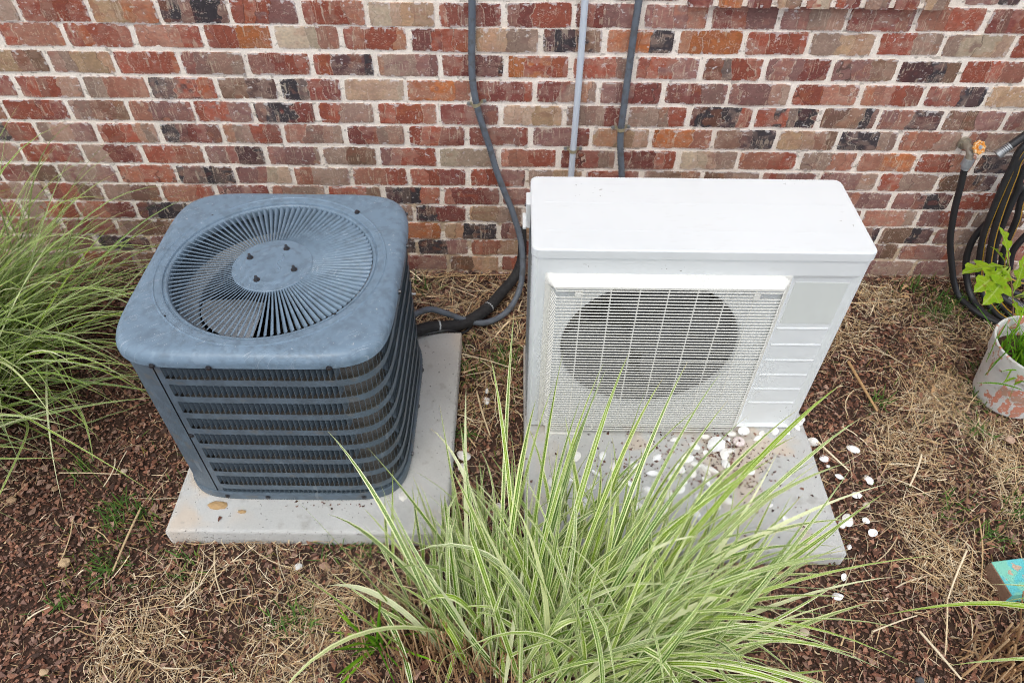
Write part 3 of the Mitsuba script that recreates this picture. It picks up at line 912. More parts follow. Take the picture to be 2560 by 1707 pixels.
# base pan: a low tray with a rolled rim
bp = []
rb = sup(BA + 0.004, BB + 0.004, BN, th)
for inset, z in ((0.0, 0.060), (-0.001, 0.066), (-0.0015, 0.085), (0.0005, 0.0885), (0.005, 0.0890), (0.02, 0.080), (0.30, 0.080)):
    bp.append(np.stack([CX + (rb - inset) * np.cos(th), CY + (rb - inset) * np.sin(th), np.full(N, z)], 1))
M = len(bp)
i, j = [q.ravel() for q in np.meshgrid(np.arange(M - 1), np.arange(N), indexing="ij")]
put("base_pan", (np.vstack(bp), np.vstack([np.stack([i * N + j, i * N + (j + 1) % N, (i + 1) * N + (j + 1) % N, (i + 1) * N + j], 1)])), "mat_slate_side", smooth=35, parent=COND)
for s, z in ((0.012, 0.6335), (0.14, 0.6330), (0.41, 0.6335), (0.72, 0.633), (0.90, 0.633), (1.04, 0.633), (0.026, 0.0755), (0.14, 0.0755), (0.41, 0.0755), (0.62, 0.0755), (0.80, 0.0755), (0.95, 0.0755), (0.0075, 0.352)):
    x, y = body(s)
    x2, y2 = body(s, -0.01)
    ax = np.array([x2 - x, y2 - y, 0]) * 100
    k = 0.0135 if z > 0.6 else (0.006 if z < 0.1 else 0.0005)
    c = np.array([x, y, z]) + ax * k
    put("screw", hex_screw(c, ax, 0.0048, 0.0045), "mat_screw", smooth=30, parent=COND)

# fan and motor inside
put("fan_ring", lathe([(0.262, 0.630), (0.258, 0.612), (0.254, 0.594), (0.252, 0.574)], (CX, CY, 0), 96), "mat_slate_side", smooth=True, parent=COND)
put("fan_orifice", lathe([(0.252, 0.574), (0.236, 0.568), (0.219, 0.566), (0.210, 0.564), (0.207, 0.560), (0.207, 0.52), (0.284, 0.50)], (CX, CY, 0), 96), "mat_galvanised", smooth=True, parent=COND)
put("motor", lathe([(0.0, 0.648), (0.078, 0.646), (0.085, 0.630), (0.085, 0.54), (0.07, 0.52), (0.0, 0.515)], (CX, CY, 0), 48), "mat_black", smooth=30, parent=COND)
for mid in (227, 47):
    a = np.radians(np.linspace(mid - 44, mid + 36, 24))
    rr = np.linspace(0.07, 0.203, 10)
    A, R_ = np.meshgrid(a, rr, indexing="ij")
    s = (A - a[0]) / (a[-1] - a[0])
    R2 = R_ * (1 - 0.10 * np.clip((s - 0.75) * 4, 0, 1) ** 2) 
    Z = 0.545 + 0.068 * s * (0.60 + 0.40 * (0.203 - R_) / 0.133) + 0.014 * np.sin(s * np.pi)
    V = np.stack([CX + R2 * np.cos(A), CY + R2 * np.sin(A), Z], -1).reshape(-1, 3)
    put("fan_blade", (V, grid(23, 9)), "mat_aluminium", smooth=True, parent=COND)
floor_ = lathe([(0.0, 0.30), (0.30, 0.30)], (CX, CY, 0), 48)
put("compressor", lathe([(0.0, 0.36), (0.07, 0.35), (0.09, 0.32), (0.09, 0.082), (0.0, 0.082)], (CX, CY, 0), 32), "mat_black", smooth=30, parent=COND)
# ------------------------------------------------------------------ white outdoor unit
HP = thing("heat_pump_unit", "white rectangular heat pump unit with wire fan grille behind the striped grass", "heat pump")
X0, X1, YF, YB, Z0, Z1 = 0.092, 0.919, -0.789, -0.487, 0.064, 0.734
FX0, FX1, FZ0, FZ1 = 0.140, 0.732, 0.078, 0.668
# front sheet with the big opening, side and back sheets with rounded front corners
from shapely.geometry import Point
yo = YF
hole = Point(0.42, 0.411).buffer(0.250, quad_segs=32).intersection(sbox(FX0 + .004, FZ0 + .002, FX1 - .004, FZ1))
front = sbox(X0 + 0.012, Z0, X1 - 0.012, Z1).difference(hole).difference(sbox(0.7405, 0.066, 0.9065, 0.6835))
fv, ff = trimesh.creation.triangulate_polygon(front, engine="earcut")
front_m = (np.stack([fv[:, 0], np.full(len(fv), YF), fv[:, 1]], 1), np.array(ff))
arc = np.linspace(0, np.pi / 2, 7)


def wallstrip(pts, z0, z1):
    V = np.array([(x, y, z) for x, y in pts for z in (z0, z1)])
    return V, grid(len(pts) - 1, 1)


left = [(X0 + 0.012 - 0.012 * math.sin(a), YF + 0.012 - 0.012 * math.cos(a)) for a in arc] + [(X0, YB)]
right = [(X1 - 0.012 + 0.012 * math.sin(a), YF + 0.012 - 0.012 * math.cos(a)) for a in arc] + [(X1, YB)]
put("casing", join([front_m, wallstrip(right, Z0, Z1), wallstrip(left[:7] + [(X0, YF + 0.045)], Z0, Z1), wallstrip([(X1, YB), (X0, YB)], Z0, Z1)]), "mat_white", smooth=35, parent=HP)
# left flank: a folded grey edge, coil fins behind
put("side_frame", join([box(X0 - 0.002, X0 + 0.012, YF + 0.046, YF + 0.066, Z0, Z1), box(X0 - 0.002, X0 + 0.012, YB - 0.02, YB - 0.001, Z0, Z1), box(X0 - 0.002, X0 + 0.012, YF + 0.067, YB - 0.021, Z0, Z0 + 0.02)]), "mat_grey_steel", parent=HP)
put("side_coil", box(X0 + 0.008, X0 + 0.03, YF + 0.068, YB - 0.022, Z0 + 0.021, Z1 - 0.002), "mat_coil", parent=HP)


def slab(x0, x1, y0, y1, z0, z1, r, b):
    """A convex slab with rounded corners in plan and a softened upper edge."""
    pts = []
    for z, inset in ((z0, 0), (z1 - b, 0), (z1 - 0.7 * b, 0.05 * b), (z1 - 0.3 * b, 0.3 * b), (z1 - 0.05 * b, 0.7 * b), (z1, b)):
        q = np.array(sbox(x0 + r, y0 + r, x1 - r, y1 - r).buffer(r - inset, quad_segs=6).exterior.coords[:-1])
        pts.append(np.column_stack([q, np.full(len(q), z)]))
    return trimesh.convex.convex_hull(np.vstack(pts))


top = slab(0.0895, 0.9245, -0.7930, YB + 0.006, 0.7335, 0.7600, 0.020, 0.005)
top_k = put("top_panel", top, "mat_white", smooth=50, parent=HP)
for i, yy in enumerate((-0.715, -0.60)):
    put("crease", tube([(0.125, yy, 0.7588), (0.9, yy, 0.7588)], 0.0017, 8, 0.2), "mat_white", smooth=True, parent=top_k)
for x, fr in ((0.20, 0.034), (0.80, -0.004)):
    put("foot", bevel_box(x - 0.05, x + 0.05, YF - fr, YB + 0.03, 0.0575, 0.064, 0.002, 2), "mat_cream", smooth=40, parent=HP)
put("foot_bolt", hex_screw((0.222, YF - 0.020, 0.0645), (0, 0, 1), 0.0042, 0.004), "mat_zinc", smooth=30, parent=HP)
# right-hand service panel: pressed inwards with a bevelled frame
PXa, PXb, PZa, PZb = 0.7405, 0.9065, 0.066, 0.6835
d = 0.012
ring = []
for (xa, xb, za, zb_, y) in ((PXa, PXb, PZa, PZb, YF), (PXa + 0.010, PXb - 0.012, PZa + 0.003, PZb - 0.018, YF + d)):
    ring.append([(xa, y, za), (xb, y, za), (xb, y, zb_), (xa, y, zb_)])
V = np.array(ring[0] + ring[1])
F = np.array([[k, (k + 1) % 4, 4 + (k + 1) % 4, 4 + k] for k in range(4)])
panel_back = (np.array(ring[1]), np.array([[0, 1, 2, 3]]))
sp = put("service_panel", join([(V, F), panel_back]), "mat_white", parent=HP)
put("label_plate", bevel_box(0.757, 0.8935, YF + d - 0.0012, YF + d + 0.001, 0.505, 0.652, 0.0008, 2), "mat_label_plate", parent=sp)
for z in (0.486, 0.422, 0.359, 0.296, 0.233, 0.170):
    cap = trimesh.creation.capsule(height=0.130, radius=0.0045, count=[10, 10])
    cap.apply_transform(trimesh.geometry.align_vectors([0, 0, 1], [1, 0, 0]))
    v = np.array(cap.vertices)
    v = v - (v.max(0) + v.min(0)) / 2
    put("pressed_rib", (v * [1, 0.55, 1] + [0.8245, YF + d, z], np.array(cap.faces)), "mat_white", smooth=True, parent=sp)
# fan guard frame: sloping brow on top, slim sides
GY = YF - 0.032
brow = [(-0.0005, 0.683), (-0.002, 0.6835), (-0.029, 0.668), (-0.032, 0.665), (-0.032, 0.6585), (-0.028, 0.6575), (-0.0005, 0.6575)]
xa, xb = 0.126, 0.738
V = []
for x, sh in ((xa, 0), (xa + 0.003, 0), (xa + 0.024, 1), (xb - 0.022, 1), (xb - 0.003, 0), (xb, 0)):
    for y, z in brow:
        V.append((x, YF + y * (0.12 if x in (xa, xb) else (0.16 + 0.84 * sh)), z))
m = len(brow)
F = []
for a in range(5):
    for b in range(m):
        F.append([a * m + b, (a + 1) * m + b, (a + 1) * m + (b + 1) % m, a * m + (b + 1) % m])
Fc = [[5 * m, 5 * m + b, 5 * m + b + 1] for b in range(1, m - 1)] + [[0, b + 1, b] for b in range(1, m - 1)]
Vj, Fj = join([(np.array(V), np.array(F))])
guard = put("fan_guard", join([(Vj, np.vstack([Fj, Fc])), bevel_box(0.1255, FX0 + 0.002, YF - 0.007, YF - 0.0005, 0.070, 0.6565, 0.0015, 2), bevel_box(FX1 - 0.003, 0.7385, YF - 0.007, YF - 0.0005, 0.070, 0.6565, 0.0015, 2), bevel_box(FX0 + 0.003, FX1 - 0.004, YF - 0.008, YF - 0.0005, 0.070, 0.0765, 0.0015, 2)]), "mat_cream", smooth=40, parent=HP)
zs = np.linspace(0.6525, 0.0825, 54)
wr = 0.0018
for i, z in enumerate(zs):
    if i == 1:
        segs = [[(FX0 + 0.075, GY, z), (FX1 - 0.088, GY, z)]]
    else:
        droop = -0.0035 if i == 23 else 0
        segs = [[(FX0 + 0.0005, YF - 0.003, z - 0.002 + 0.010), (FX0 + 0.004, YF - 0.010, z + 0.006), (FX0 + 0.014, GY, z), (FX0 + 0.03, GY, z), (FX1 - 0.03, GY, z + droop), (FX1 - 0.015, GY, z + droop), (FX1 - 0.005, YF - 0.010, z + 0.006), (FX1 - 0.0015, YF - 0.003, z + 0.008)]]
    put("guard_wire", join([tube(s, wr, 6, smooth_path=False) for s in segs]), "mat_cream", smooth=True, parent=guard)
for i in range(7):
    x = 0.218 + 0.0720 * i
    put("guard_upright", tube([(x, GY + 0.0036, 0.6575), (x, GY + 0.0036, 0.076)], 0.0019, 6, smooth_path=False), "mat_cream", smooth=True, parent=guard)
put("guard_clip", join([bevel_box(0.2, 0.216, GY - 0.002, GY + 0.006, 0.632, 0.6485, 0.001, 2), bevel_box(0.645, 0.661, GY - 0.002, GY + 0.006, 0.632, 0.6485, 0.001, 2)]), "mat_cream", parent=guard)
# fan, shroud and dark interior; the bore's shade is painted in as grey
put("shroud", lathe([(0.252, 0.0), (0.240, 0.006), (0.236, 0.02), (0.236, 0.09)], (0, 0, 0), 64) if False else (lambda m: (np.stack([m[0][:, 0] + 0.42, m[0][:, 2] + YF + 0.0015, m[0][:, 1] + 0.411], 1), m[1]))(lathe([(0.2515, 0.0), (0.2455, 0.003), (0.2425, 0.008), (0.242, 0.016)], (0, 0, 0), 72)), "mat_white", smooth=True, parent=HP)
put("shroud_bore", (lambda m: (np.stack([m[0][:, 0] + 0.42, m[0][:, 2] + YF + 0.0175, m[0][:, 1] + 0.411], 1), m[1]))(lathe([(0.2424, 0.0), (0.2424, 0.10)], (0, 0, 0), 72)), "mat_shaded_cavity", smooth=True, parent=HP)
put("back_coil", box(X0 + 0.03, 0.70, YB - 0.05, YB - 0.03, Z0 + 0.003, Z1 - 0.003), "mat_coil", parent=HP)
put("inner_shroud", box(0.705, 0.712, YF + 0.06, YB - 0.03, Z0 + 0.003, Z1 - 0.003), "mat_shaded_cavity", parent=HP)
fan = put("fan_hub", (lambda m: (np.stack([m[0][:, 0] + 0.42, m[0][:, 2] + YF + 0.03, m[0][:, 1] + 0.411], 1), m[1]))(lathe([(0.0, -0.012), (0.012, -0.012), (0.012, 0.0), (0.048, 0.004), (0.055, 0.012), (0.055, 0.05)], (0, 0, 0), 32)), "mat_fan_dark", smooth=30, parent=HP)
for mid in (80, 200, 320):
    a = np.radians(np.linspace(mid - 56, mid + 50, 20))
    rr = np.linspace(0.05, 0.236, 9)
    A, R_ = np.meshgrid(a, rr, indexing="ij")
    s = (A - a[0]) / (a[-1] - a[0])
    A2 = A + 0.5 * ((R_ - 0.05) / 0.176) ** 2
    V = np.stack([0.42 + R_ * np.cos(A2), YF + 0.032 + 0.055 * s + 0.012 * np.sin(s * np.pi), 0.411 + R_ * np.sin(A2)], -1).reshape(-1, 3)
    put("fan_blade", (V, grid(19, 8)), "mat_fan_dark", smooth=True, parent=HP)
# small handle bracket on the left flank near the top
hb = put("side_bracket", join([bevel_box(0.078, 0.0915, -0.575, -0.52, 0.655, 0.735, 0.003, 2), bevel_box(0.070, 0.080, -0.580, -0.515, 0.655, 0.664, 0.002, 2)]), "mat_white", smooth=40, parent=HP)
put("screw", hex_screw((0.0775, -0.545, 0.71), (-1, 0, 0), 0.004, 0.003), "mat_screw", smooth=30, parent=hb)
# ------------------------------------------------------------------ conduits, pipe, clamps
def conduit(label, pts, r, m, cat, name, rib=0.0):
    return tag(put(name, tube(pts, r, 14, 0.0025 if rib else 0.01, rib=rib, pitch=0.0075), m, smooth=True), label, cat)


conduit("grey flexible conduit sweeping down the wall to the dark condenser",
        [(-0.081, -0.016, 1.25), (-0.081, -0.016, 1.04), (-0.087, -0.016, 0.88), (-0.087, -0.016, 0.795), (-0.077, -0.017, 0.718), (-0.060, -0.018, 0.645), (-0.036, -0.022, 0.562), (-0.014, -0.03, 0.478), (0.013, -0.042, 0.402), (0.044, -0.058, 0.322),
         (0.070, -0.085, 0.235), (0.080, -0.115, 0.165), (0.078, -0.155, 0.105), (0.062, -0.20, 0.060), (0.028, -0.252, 0.034), (-0.017, -0.290, 0.026), (-0.066, -0.313, 0.030), (-0.128, -0.325, 0.058), (-0.188, -0.335, 0.098), (-0.245, -0.345, 0.125), (-0.31, -0.40, 0.14)], 0.0108, "mat_conduit", "conduit", "flexible_conduit", 0.02)
conduit("short grey flexible conduit dropping straight behind the white unit",
        [(0.397, -0.016, 1.25), (0.396, -0.016, 1.045), (0.394, -0.016, 0.944), (0.393, -0.016, 0.80), (0.393, -0.016, 0.637), (0.398, -0.020, 0.570), (0.409, -0.028, 0.498), (0.42, -0.045, 0.42), (0.435, -0.08, 0.34), (0.45, -0.17, 0.27), (0.45, -0.30, 0.25), (0.45, -0.48, 0.25)], 0.0108, "mat_conduit", "conduit", "flexible_conduit", 0.02)
conduit("pale blue grey plastic pipe running down the wall to the white unit", [(0.241, -0.015, 1.25), (0.243, -0.015, 0.87), (0.242, -0.015, 0.55), (0.242, -0.015, 0.30), (0.242, -0.015, 0.02)], 0.0105, "mat_pvc", "pipe", "plastic_pipe")


def clamp(x, z, lean, label):
    t = thing("pipe_clamp", label, "clamp", None)
    a = np.linspace(-0.2, np.pi + 0.2, 15)
    ring = [(x + 0.0135 * math.cos(q), -0.0145 - 0.0135 * math.sin(q), z + lean * math.cos(q)) for q in a]
    ring = [(x + 0.030, -0.0035, z + lean * 1.6), (x + 0.0165, -0.0045, z + lean * 1.1)] + ring + [(x - 0.0165, -0.0045, z - lean * 1.1), (x - 0.030, -0.0035, z - lean * 1.6)]
    C = spline(ring, 0.003)
    V = []
    for p in C:
        V += [p + [0, 0, 0.006], p - [0, 0, 0.006]]
    V = np.array(V)
    F = grid(len(C) - 1, 1)
    put("strap", (V, F), "mat_strap", smooth=True, parent=t)
    for s in (-1, 1):
        put("screw", hex_screw((x + s * 0.0255, -0.004, z + s * lean * 1.4), (0, -1, 0), 0.0042, 0.004), "mat_zinc", smooth=30, parent=t)


clamp(-0.077, 0.716, 0.0035, "brass toned clamp on the long sweeping conduit, left of the white pipe")
clamp(0.242, 0.553, 0.0, "small clamp low on the pale plastic pipe")
clamp(0.393, 0.635, 0.001, "brass toned clamp on the short conduit right of the white pipe")

t = thing("insulated_pipe", "thick black foam wrapped refrigerant pipe curving over the ground between the units", "insulated pipe")
lp = [(0.076, -0.004, 0.225), (0.079, -0.035, 0.17), (0.076, -0.062, 0.115), (0.052, -0.098, 0.062), (0.006, -0.158, 0.040), (-0.031, -0.222, 0.038), (-0.074, -0.281, 0.040), (-0.128, -0.330, 0.045), (-0.188, -0.362, 0.060), (-0.245, -0.385, 0.078), (-0.31, -0.43, 0.09)]
put("foam_sleeve", tube(lp, [0.015, 0.016, 0.0175, 0.019, 0.0205, 0.021, 0.0215, 0.0215, 0.0205, 0.0205, 0.0205], 16, 0.008), "mat_foam", smooth=True, parent=t)
C = spline(lp, 0.004)
for f in (0.16, 0.22, 0.52, 0.60, 0.84, 0.95):
    i = int(f * (len(C) - 1))
    tg = C[i + 1] - C[i - 1]
    put("tape_band", tube([C[i] - tg * 0.35, C[i] + tg * 0.35], 0.0212 if f > 0.3 else 0.0180, 16, smooth_path=False, caps=False), "mat_tape" if f in (0.52, 0.84) else "mat_black", smooth=True, parent=t)
tag(put("black_cable", tube([(-0.09, -0.31, 0.03), (-0.13, -0.352, 0.018), (-0.18, -0.385, 0.064), (-0.23, -0.40, 0.066), (-0.31, -0.43, 0.075)], 0.0055, 8, 0.01), "mat_rubber", smooth=True), "thin black cable under the foam wrapped pipe on the pad corner", "cable")

# ------------------------------------------------------------------ tap, hose
t = thing("garden_tap", "old brass garden tap with round orange handle on the brick wall", "tap")
put("flange", join([cyl((1.540, -0.003, 0.590), (0, 1, 0), 0.021, 0.008, 28), cyl((1.540, -0.010, 0.590), (0, 1, 0), 0.015, 0.012, 8)]), "mat_brass", smooth=30, parent=t)
put("spout", tube([(1.540, -0.004, 0.590), (1.540, -0.035, 0.592), (1.541, -0.050, 0.586), (1.543, -0.056, 0.570), (1.546, -0.058, 0.545)], [0.012, 0.0125, 0.0125, 0.011, 0.0105], 14, 0.004), "mat_brass", smooth=True, parent=t)
bn = np.array([0.16, -0.80, 0.58])
bn /= np.linalg.norm(bn)
hc = np.array([1.5455, -0.050, 0.600]) + bn * 0.022
put("bonnet", tube([np.array([1.5415, -0.046, 0.590]), hc - bn * 0.004], [0.0125, 0.008], 14, smooth_path=False), "mat_brass", smooth=True, parent=t)
a = np.linspace(0, 2 * np.pi, 97)[:-1]
ro = 0.0212 * (1 + 0.085 * np.cos(8 * a))
e1 = np.cross(bn, [0, 0, 1])
e1 /= np.linalg.norm(e1)
e2 = np.cross(bn, e1)
V = []
for rr, hh in ((0.012, -0.003), (1.0, -0.003), (1.06, 0.001), (1.0, 0.005), (0.72, 0.0055), (0.60, 0.002), (0.42, 0.002), (0.40, 0.006), (0.27, 0.0065)):
    R_ = ro * rr if rr > 0.7 else np.full(96, 0.0212 * rr)
    V.append(hc + R_[:, None] * (np.cos(a)[:, None] * e1 + np.sin(a)[:, None] * e2) + bn * hh)
V = np.vstack(V)
i, j = [q.ravel() for q in np.meshgrid(np.arange(8), np.arange(96), indexing="ij")]
F = np.stack([i * 96 + j, i * 96 + (j + 1) % 96, (i + 1) * 96 + (j + 1) % 96, (i + 1) * 96 + j], 1)
h = put("handle", join([(V, F)]), "mat_handle", smooth=40, parent=t)
put("handle_screw", join([cyl(hc + bn * 0.006, bn, 0.0068, 0.003, 18), cyl(hc + bn * 0.0085, bn, 0.0035, 0.003, 6)]), "mat_zinc", smooth=30, parent=h)

HOSE = thing("garden_hose", "coiled black rubber garden hose with a thin yellow stripe hanging beside the tap", "hose")
feed = [(1.5470, -0.058, 0.548), (1.549, -0.058, 0.520), (1.562, -0.062, 0.462), (1.578, -0.066, 0.385), (1.596, -0.072, 0.315), (1.613, -0.076, 0.258), (1.640, -0.080, 0.195), (1.668, -0.09, 0.135), (1.70, -0.105, 0.068), (1.728, -0.135, 0.022), (1.752, -0.20, 0.018), (1.79, -0.25, 0.018), (1.86, -0.30, 0.02), (1.99, -0.30, 0.02), (2.08, -0.2, 0.02)]
loops = [feed,
         [(1.86, -0.07, 0.84), (1.74, -0.085, 0.725), (1.672, -0.092, 0.635), (1.672, -0.095, 0.560), (1.678, -0.098, 0.480), (1.690, -0.10, 0.388), (1.708, -0.10, 0.288), (1.742, -0.105, 0.182), (1.775, -0.115, 0.10), (1.805, -0.14, 0.045), (1.825, -0.195, 0.020), (1.850, -0.255, 0.018), (1.93, -0.31, 0.018), (2.05, -0.28, 0.02), (2.12, -0.15, 0.03)],
         [(1.90, -0.06, 0.82), (1.76, -0.08, 0.70), (1.684, -0.095, 0.606), (1.690, -0.10, 0.530), (1.707, -0.105, 0.420), (1.729, -0.11, 0.312), (1.754, -0.115, 0.225), (1.790, -0.12, 0.130), (1.835, -0.13, 0.060), (1.866, -0.175, 0.022), (1.885, -0.235, 0.020), (1.96, -0.28, 0.02), (2.06, -0.24, 0.03), (2.1, -0.14, 0.08)],
         [(1.93, -0.05, 0.78), (1.80, -0.065, 0.65), (1.732, -0.075, 0.548), (1.748, -0.08, 0.450), (1.755, -0.085, 0.372), (1.770, -0.085, 0.288), (1.794, -0.085, 0.202), (1.822, -0.085, 0.138), (1.862, -0.09, 0.075), (1.92, -0.10, 0.03), (2.0, -0.13, 0.02), (2.08, -0.14, 0.05)],
         [(1.96, -0.045, 0.66), (1.86, -0.05, 0.53), (1.800, -0.055, 0.432), (1.824, -0.06, 0.325), (1.843, -0.06, 0.218), (1.862, -0.06, 0.148), (1.90, -0.06, 0.08), (1.97, -0.07, 0.04), (2.06, -0.1, 0.05)],
         [(1.79, -0.045, 0.46), (1.745, -0.05, 0.33), (1.718, -0.055, 0.250), (1.718, -0.06, 0.192), (1.730, -0.07, 0.132), (1.758, -0.095, 0.060), (1.772, -0.15, 0.022), (1.784, -0.215, 0.018), (1.83, -0.28, 0.018), (1.95, -0.34, 0.018), (2.1, -0.3, 0.02)],
         [(1.97, -0.06, 0.52), (1.915, -0.065, 0.36), (1.885, -0.07, 0.265), (1.875, -0.07, 0.19), (1.90, -0.075, 0.11)],
         [(1.90, -0.10, 0.018), (1.925, -0.14, 0.018), (1.955, -0.18, 0.018), (2.05, -0.22, 0.02)],
         [(1.86, -0.155, 0.045), (1.90, -0.205, 0.040), (1.97, -0.245, 0.03), (2.08, -0.26, 0.03)]]
for i, L in enumerate(loops):
    V, F, uv = tube(L, 0.0118 if i else 0.0110, 14, 0.012, want_uv=True)
    uv[:, 1] = (uv[:, 1] + (0.0, 0.62, 0.60, 0.45, 0.62, 0.3, 0.1, 0.6, 0.5)[i]) % 1.0 if i else 0.9
    put("hose_loop", (V, F), "mat_hose" if i in (1, 2, 4, 7) else "mat_rubber", smooth=True, parent=HOSE, uv=uv if i in (1, 2, 4, 7) else None)
put("coupling", join([cyl((1.5455, -0.058, 0.552), (0.06, 0, 1), 0.0172, 0.026, 20), cyl((1.5475, -0.058, 0.533), (0.06, 0, 1), 0.0135, 0.014, 20)]), "mat_grey_steel", smooth=30, parent=HOSE)
C0, C1 = np.array([1.600, -0.10, 0.610]), np.array([1.70, -0.085, 0.722])
he = put("hose_end", tube([C0, C0 * 0.5 + C1 * 0.5, C1, (1.86, -0.06, 0.86)], 0.0125, 14, 0.01), "mat_rubber", smooth=True, parent=HOSE)
ax = (C1 - C0) / np.linalg.norm(C1 - C0)
for k in range(5):
    put("ferrule_ring", cyl(C0 + ax * (0.012 + 0.006 * k), ax, 0.0142 - 0.0004 * (k % 2), 0.0045, 20), "mat_zinc", smooth=30, parent=he)
put("ferrule", cyl(C0 + ax * 0.002, ax, 0.0155, 0.014, 20), "mat_zinc", smooth=30, parent=he)
hel = [np.array([1.882, -0.172, 0.045]) + np.array([0.5, -0.55, -0.08]) * 0.0021 * k / 3 + 0.0135 * (math.cos(k * 0.7) * np.array([0.7, 0.7, 0]) + math.sin(k * 0.7) * np.array([0, 0, 1])) for k in range(110)]
put("kink_spring", tube(hel, 0.0016, 6, smooth_path=False), "mat_zinc", smooth=True, parent=HOSE)

# ------------------------------------------------------------------ flower pot, seedling
PC = (1.695, -0.600)
t = thing("flower_pot", "round pot with white paint flaking off the terracotta", "flower pot")
put("pot_body", lathe([(0.0, 0.002), (0.096, 0.002), (0.100, 0.006), (0.104, 0.012), (0.126, 0.176), (0.1275, 0.1785), (0.132, 0.180), (0.1335, 0.184), (0.139, 0.233), (0.140, 0.238), (0.1385, 0.241), (0.133, 0.241), (0.1305, 0.238), (0.119, 0.165), (0.0, 0.165)], (*PC, 0), 96), "mat_pot", smooth=35, parent=t)
put("potting_soil", lathe([(0.1185, 0.172), (0.09, 0.176), (0.04, 0.18), (0.0, 0.178)], (*PC, 0), 40), "mat_soil", smooth=True, parent=t)


def strip_blade(base, az, tilt, L, W, droop, seg=8, fold=0.25, twist=0.0, tipw=0.03):
    """One grass blade: V-folded tapering strip that bends under its weight."""
    P_ = np.array(base, float)
    dirn = np.array([math.sin(tilt) * math.cos(az), math.sin(tilt) * math.sin(az), math.cos(tilt)])
    pts = [P_.copy()]
    ds = L / seg
    for k in range(seg):
        f = (k + 0.5) / seg
        dirn = dirn + np.array([0, 0, -1]) * droop * f * ds * 3.2
        dirn /= np.linalg.norm(dirn)
        P_ = P_ + dirn * ds
        P_[2] = max(P_[2], 0.006)
        pts.append(P_.copy())
    return ribbon_from(np.array(pts), W, fold, twist, tipw)


def ribbon_from(C, W, fold=0.25, twist=0.0, tipw=0.03, tap=3.6):
    t, _, _ = frames(C)
    n = len(C)
    f = np.linspace(0, 1, n)
    w = W * np.clip(np.minimum(0.6 + 3 * f, (1 - f) * tap + tipw), tipw, 1)
    up = np.array([0, 0, 1.0])
    side = np.cross(t, up)
    bad = np.linalg.norm(side, axis=1) < 0.15
    side[bad] = np.cross(t[bad], [math.cos(twist * 7), math.sin(twist * 7), 0.2])
    side /= np.linalg.norm(side, axis=1, keepdims=True) + 1e-9
    for k in range(1, n):
        if side[k] @ side[k - 1] < 0:
            side[k] = -side[k]
    nor = np.cross(side, t)
    a = twist * (0.4 + f)
    s2 = side * np.cos(a)[:, None] + nor * np.sin(a)[:, None]
    n2 = -side * np.sin(a)[:, None] + nor * np.cos(a)[:, None]
    V = np.stack([C - s2 * w[:, None] / 2 + n2 * (fold * w / 2)[:, None], C, C + s2 * w[:, None] / 2 + n2 * (fold * w / 2)[:, None]], 1).reshape(-1, 3)
    return V, grid(n - 1, 2)


def blade_uv(n, seed):
    f = np.linspace(0.01, 0.97, n)
    return np.stack([np.tile([0.0, 0.5, 1.0], n), seed + np.repeat(f, 3)], 1)


wr_ = np.random.default_rng(5)
GREENS = np.array([(0.13, 0.32, 0.02), (0.19, 0.42, 0.025), (0.09, 0.23, 0.02), (0.24, 0.42, 0.035)])


def tuft(name, label, cat, c, n, L, W, spread, group=None, greens=GREENS, tilt=0.7, droop=1.2):
    Vs, Cs = [], []
    for _ in range(n):
        a = wr_.uniform(0, 6.283)
        b = (c[0] + wr_.normal(0, spread), c[1] + wr_.normal(0, spread), c[2])
        V, F = strip_blade(b, a, abs(wr_.normal(0, tilt)), L * wr_.uniform(0.5, 1.2), W * wr_.uniform(0.6, 1.2), droop * wr_.uniform(0.5, 1.5) / max(L, 0.05) * 0.25, 5, 0.3)
        Vs.append((V, F))
        col = greens[wr_.integers(len(greens))] * wr_.uniform(0.8, 1.25)
        Cs.append(np.repeat(col[None], len(V), 0))
    k = put(name, join(Vs), "mat_leaf", smooth=True, color=np.vstack(Cs))
    return tag(k, label, cat, group)


tuft("pot_grass", "bright green grass growing inside the painted flower pot", "grass tuft", (PC[0] - 0.03, PC[1] - 0.03, 0.172), 190, 0.15, 0.0062, 0.05, tilt=0.55, droop=0.8)
white_tag = thing("plant_tag", "pale blue grey plastic plant tag stuck in the pot soil", "plant tag")
put("tag_blade", join([(np.array([(1.640, -0.60, 0.165), (1.664, -0.612, 0.165), (1.668, -0.600, 0.245), (1.660, -0.592, 0.252), (1.644, -0.588, 0.245)]), np.array([[0, 1, 2], [0, 2, 3], [0, 3, 4]]))]), "mat_pvc", parent=white_tag)

OAK = thing("oak_seedling", "oak seedling with bright lobed leaves beside the hose", "seedling")
STEM = [(1.80, -0.37, 0.0), (1.775, -0.355, 0.12), (1.735, -0.33, 0.22), (1.685, -0.30, 0.325), (1.672, -0.285, 0.36)]
put("stem", tube(STEM, [0.0035, 0.003, 0.0025, 0.002, 0.0015], 8, 0.01), "mat_fired_clay", smooth=True, parent=OAK)
half = [(0, 0.0), (0.06, 0.012), (0.16, 0.02), (0.22, 0.06), (0.27, 0.115), (0.31, 0.10), (0.36, 0.06), (0.42, 0.055), (0.50, 0.17), (0.58, 0.235), (0.605, 0.20), (0.62, 0.11), (0.68, 0.085), (0.78, 0.165), (0.83, 0.155), (0.86, 0.09), (0.93, 0.07), (1.0, 0.0)]
outline = np.array(half + [(x, -y) for x, y in half[-2:0:-1]])
from shapely.geometry import Polygon
LV, LF = trimesh.creation.triangulate_polygon(Polygon(outline).buffer(0.006).buffer(-0.003, quad_segs=2).segmentize(0.06), engine="earcut")
lv, lf = trimesh.remesh.subdivide(np.column_stack([LV, 0 * LV[:, 0]]), LF)


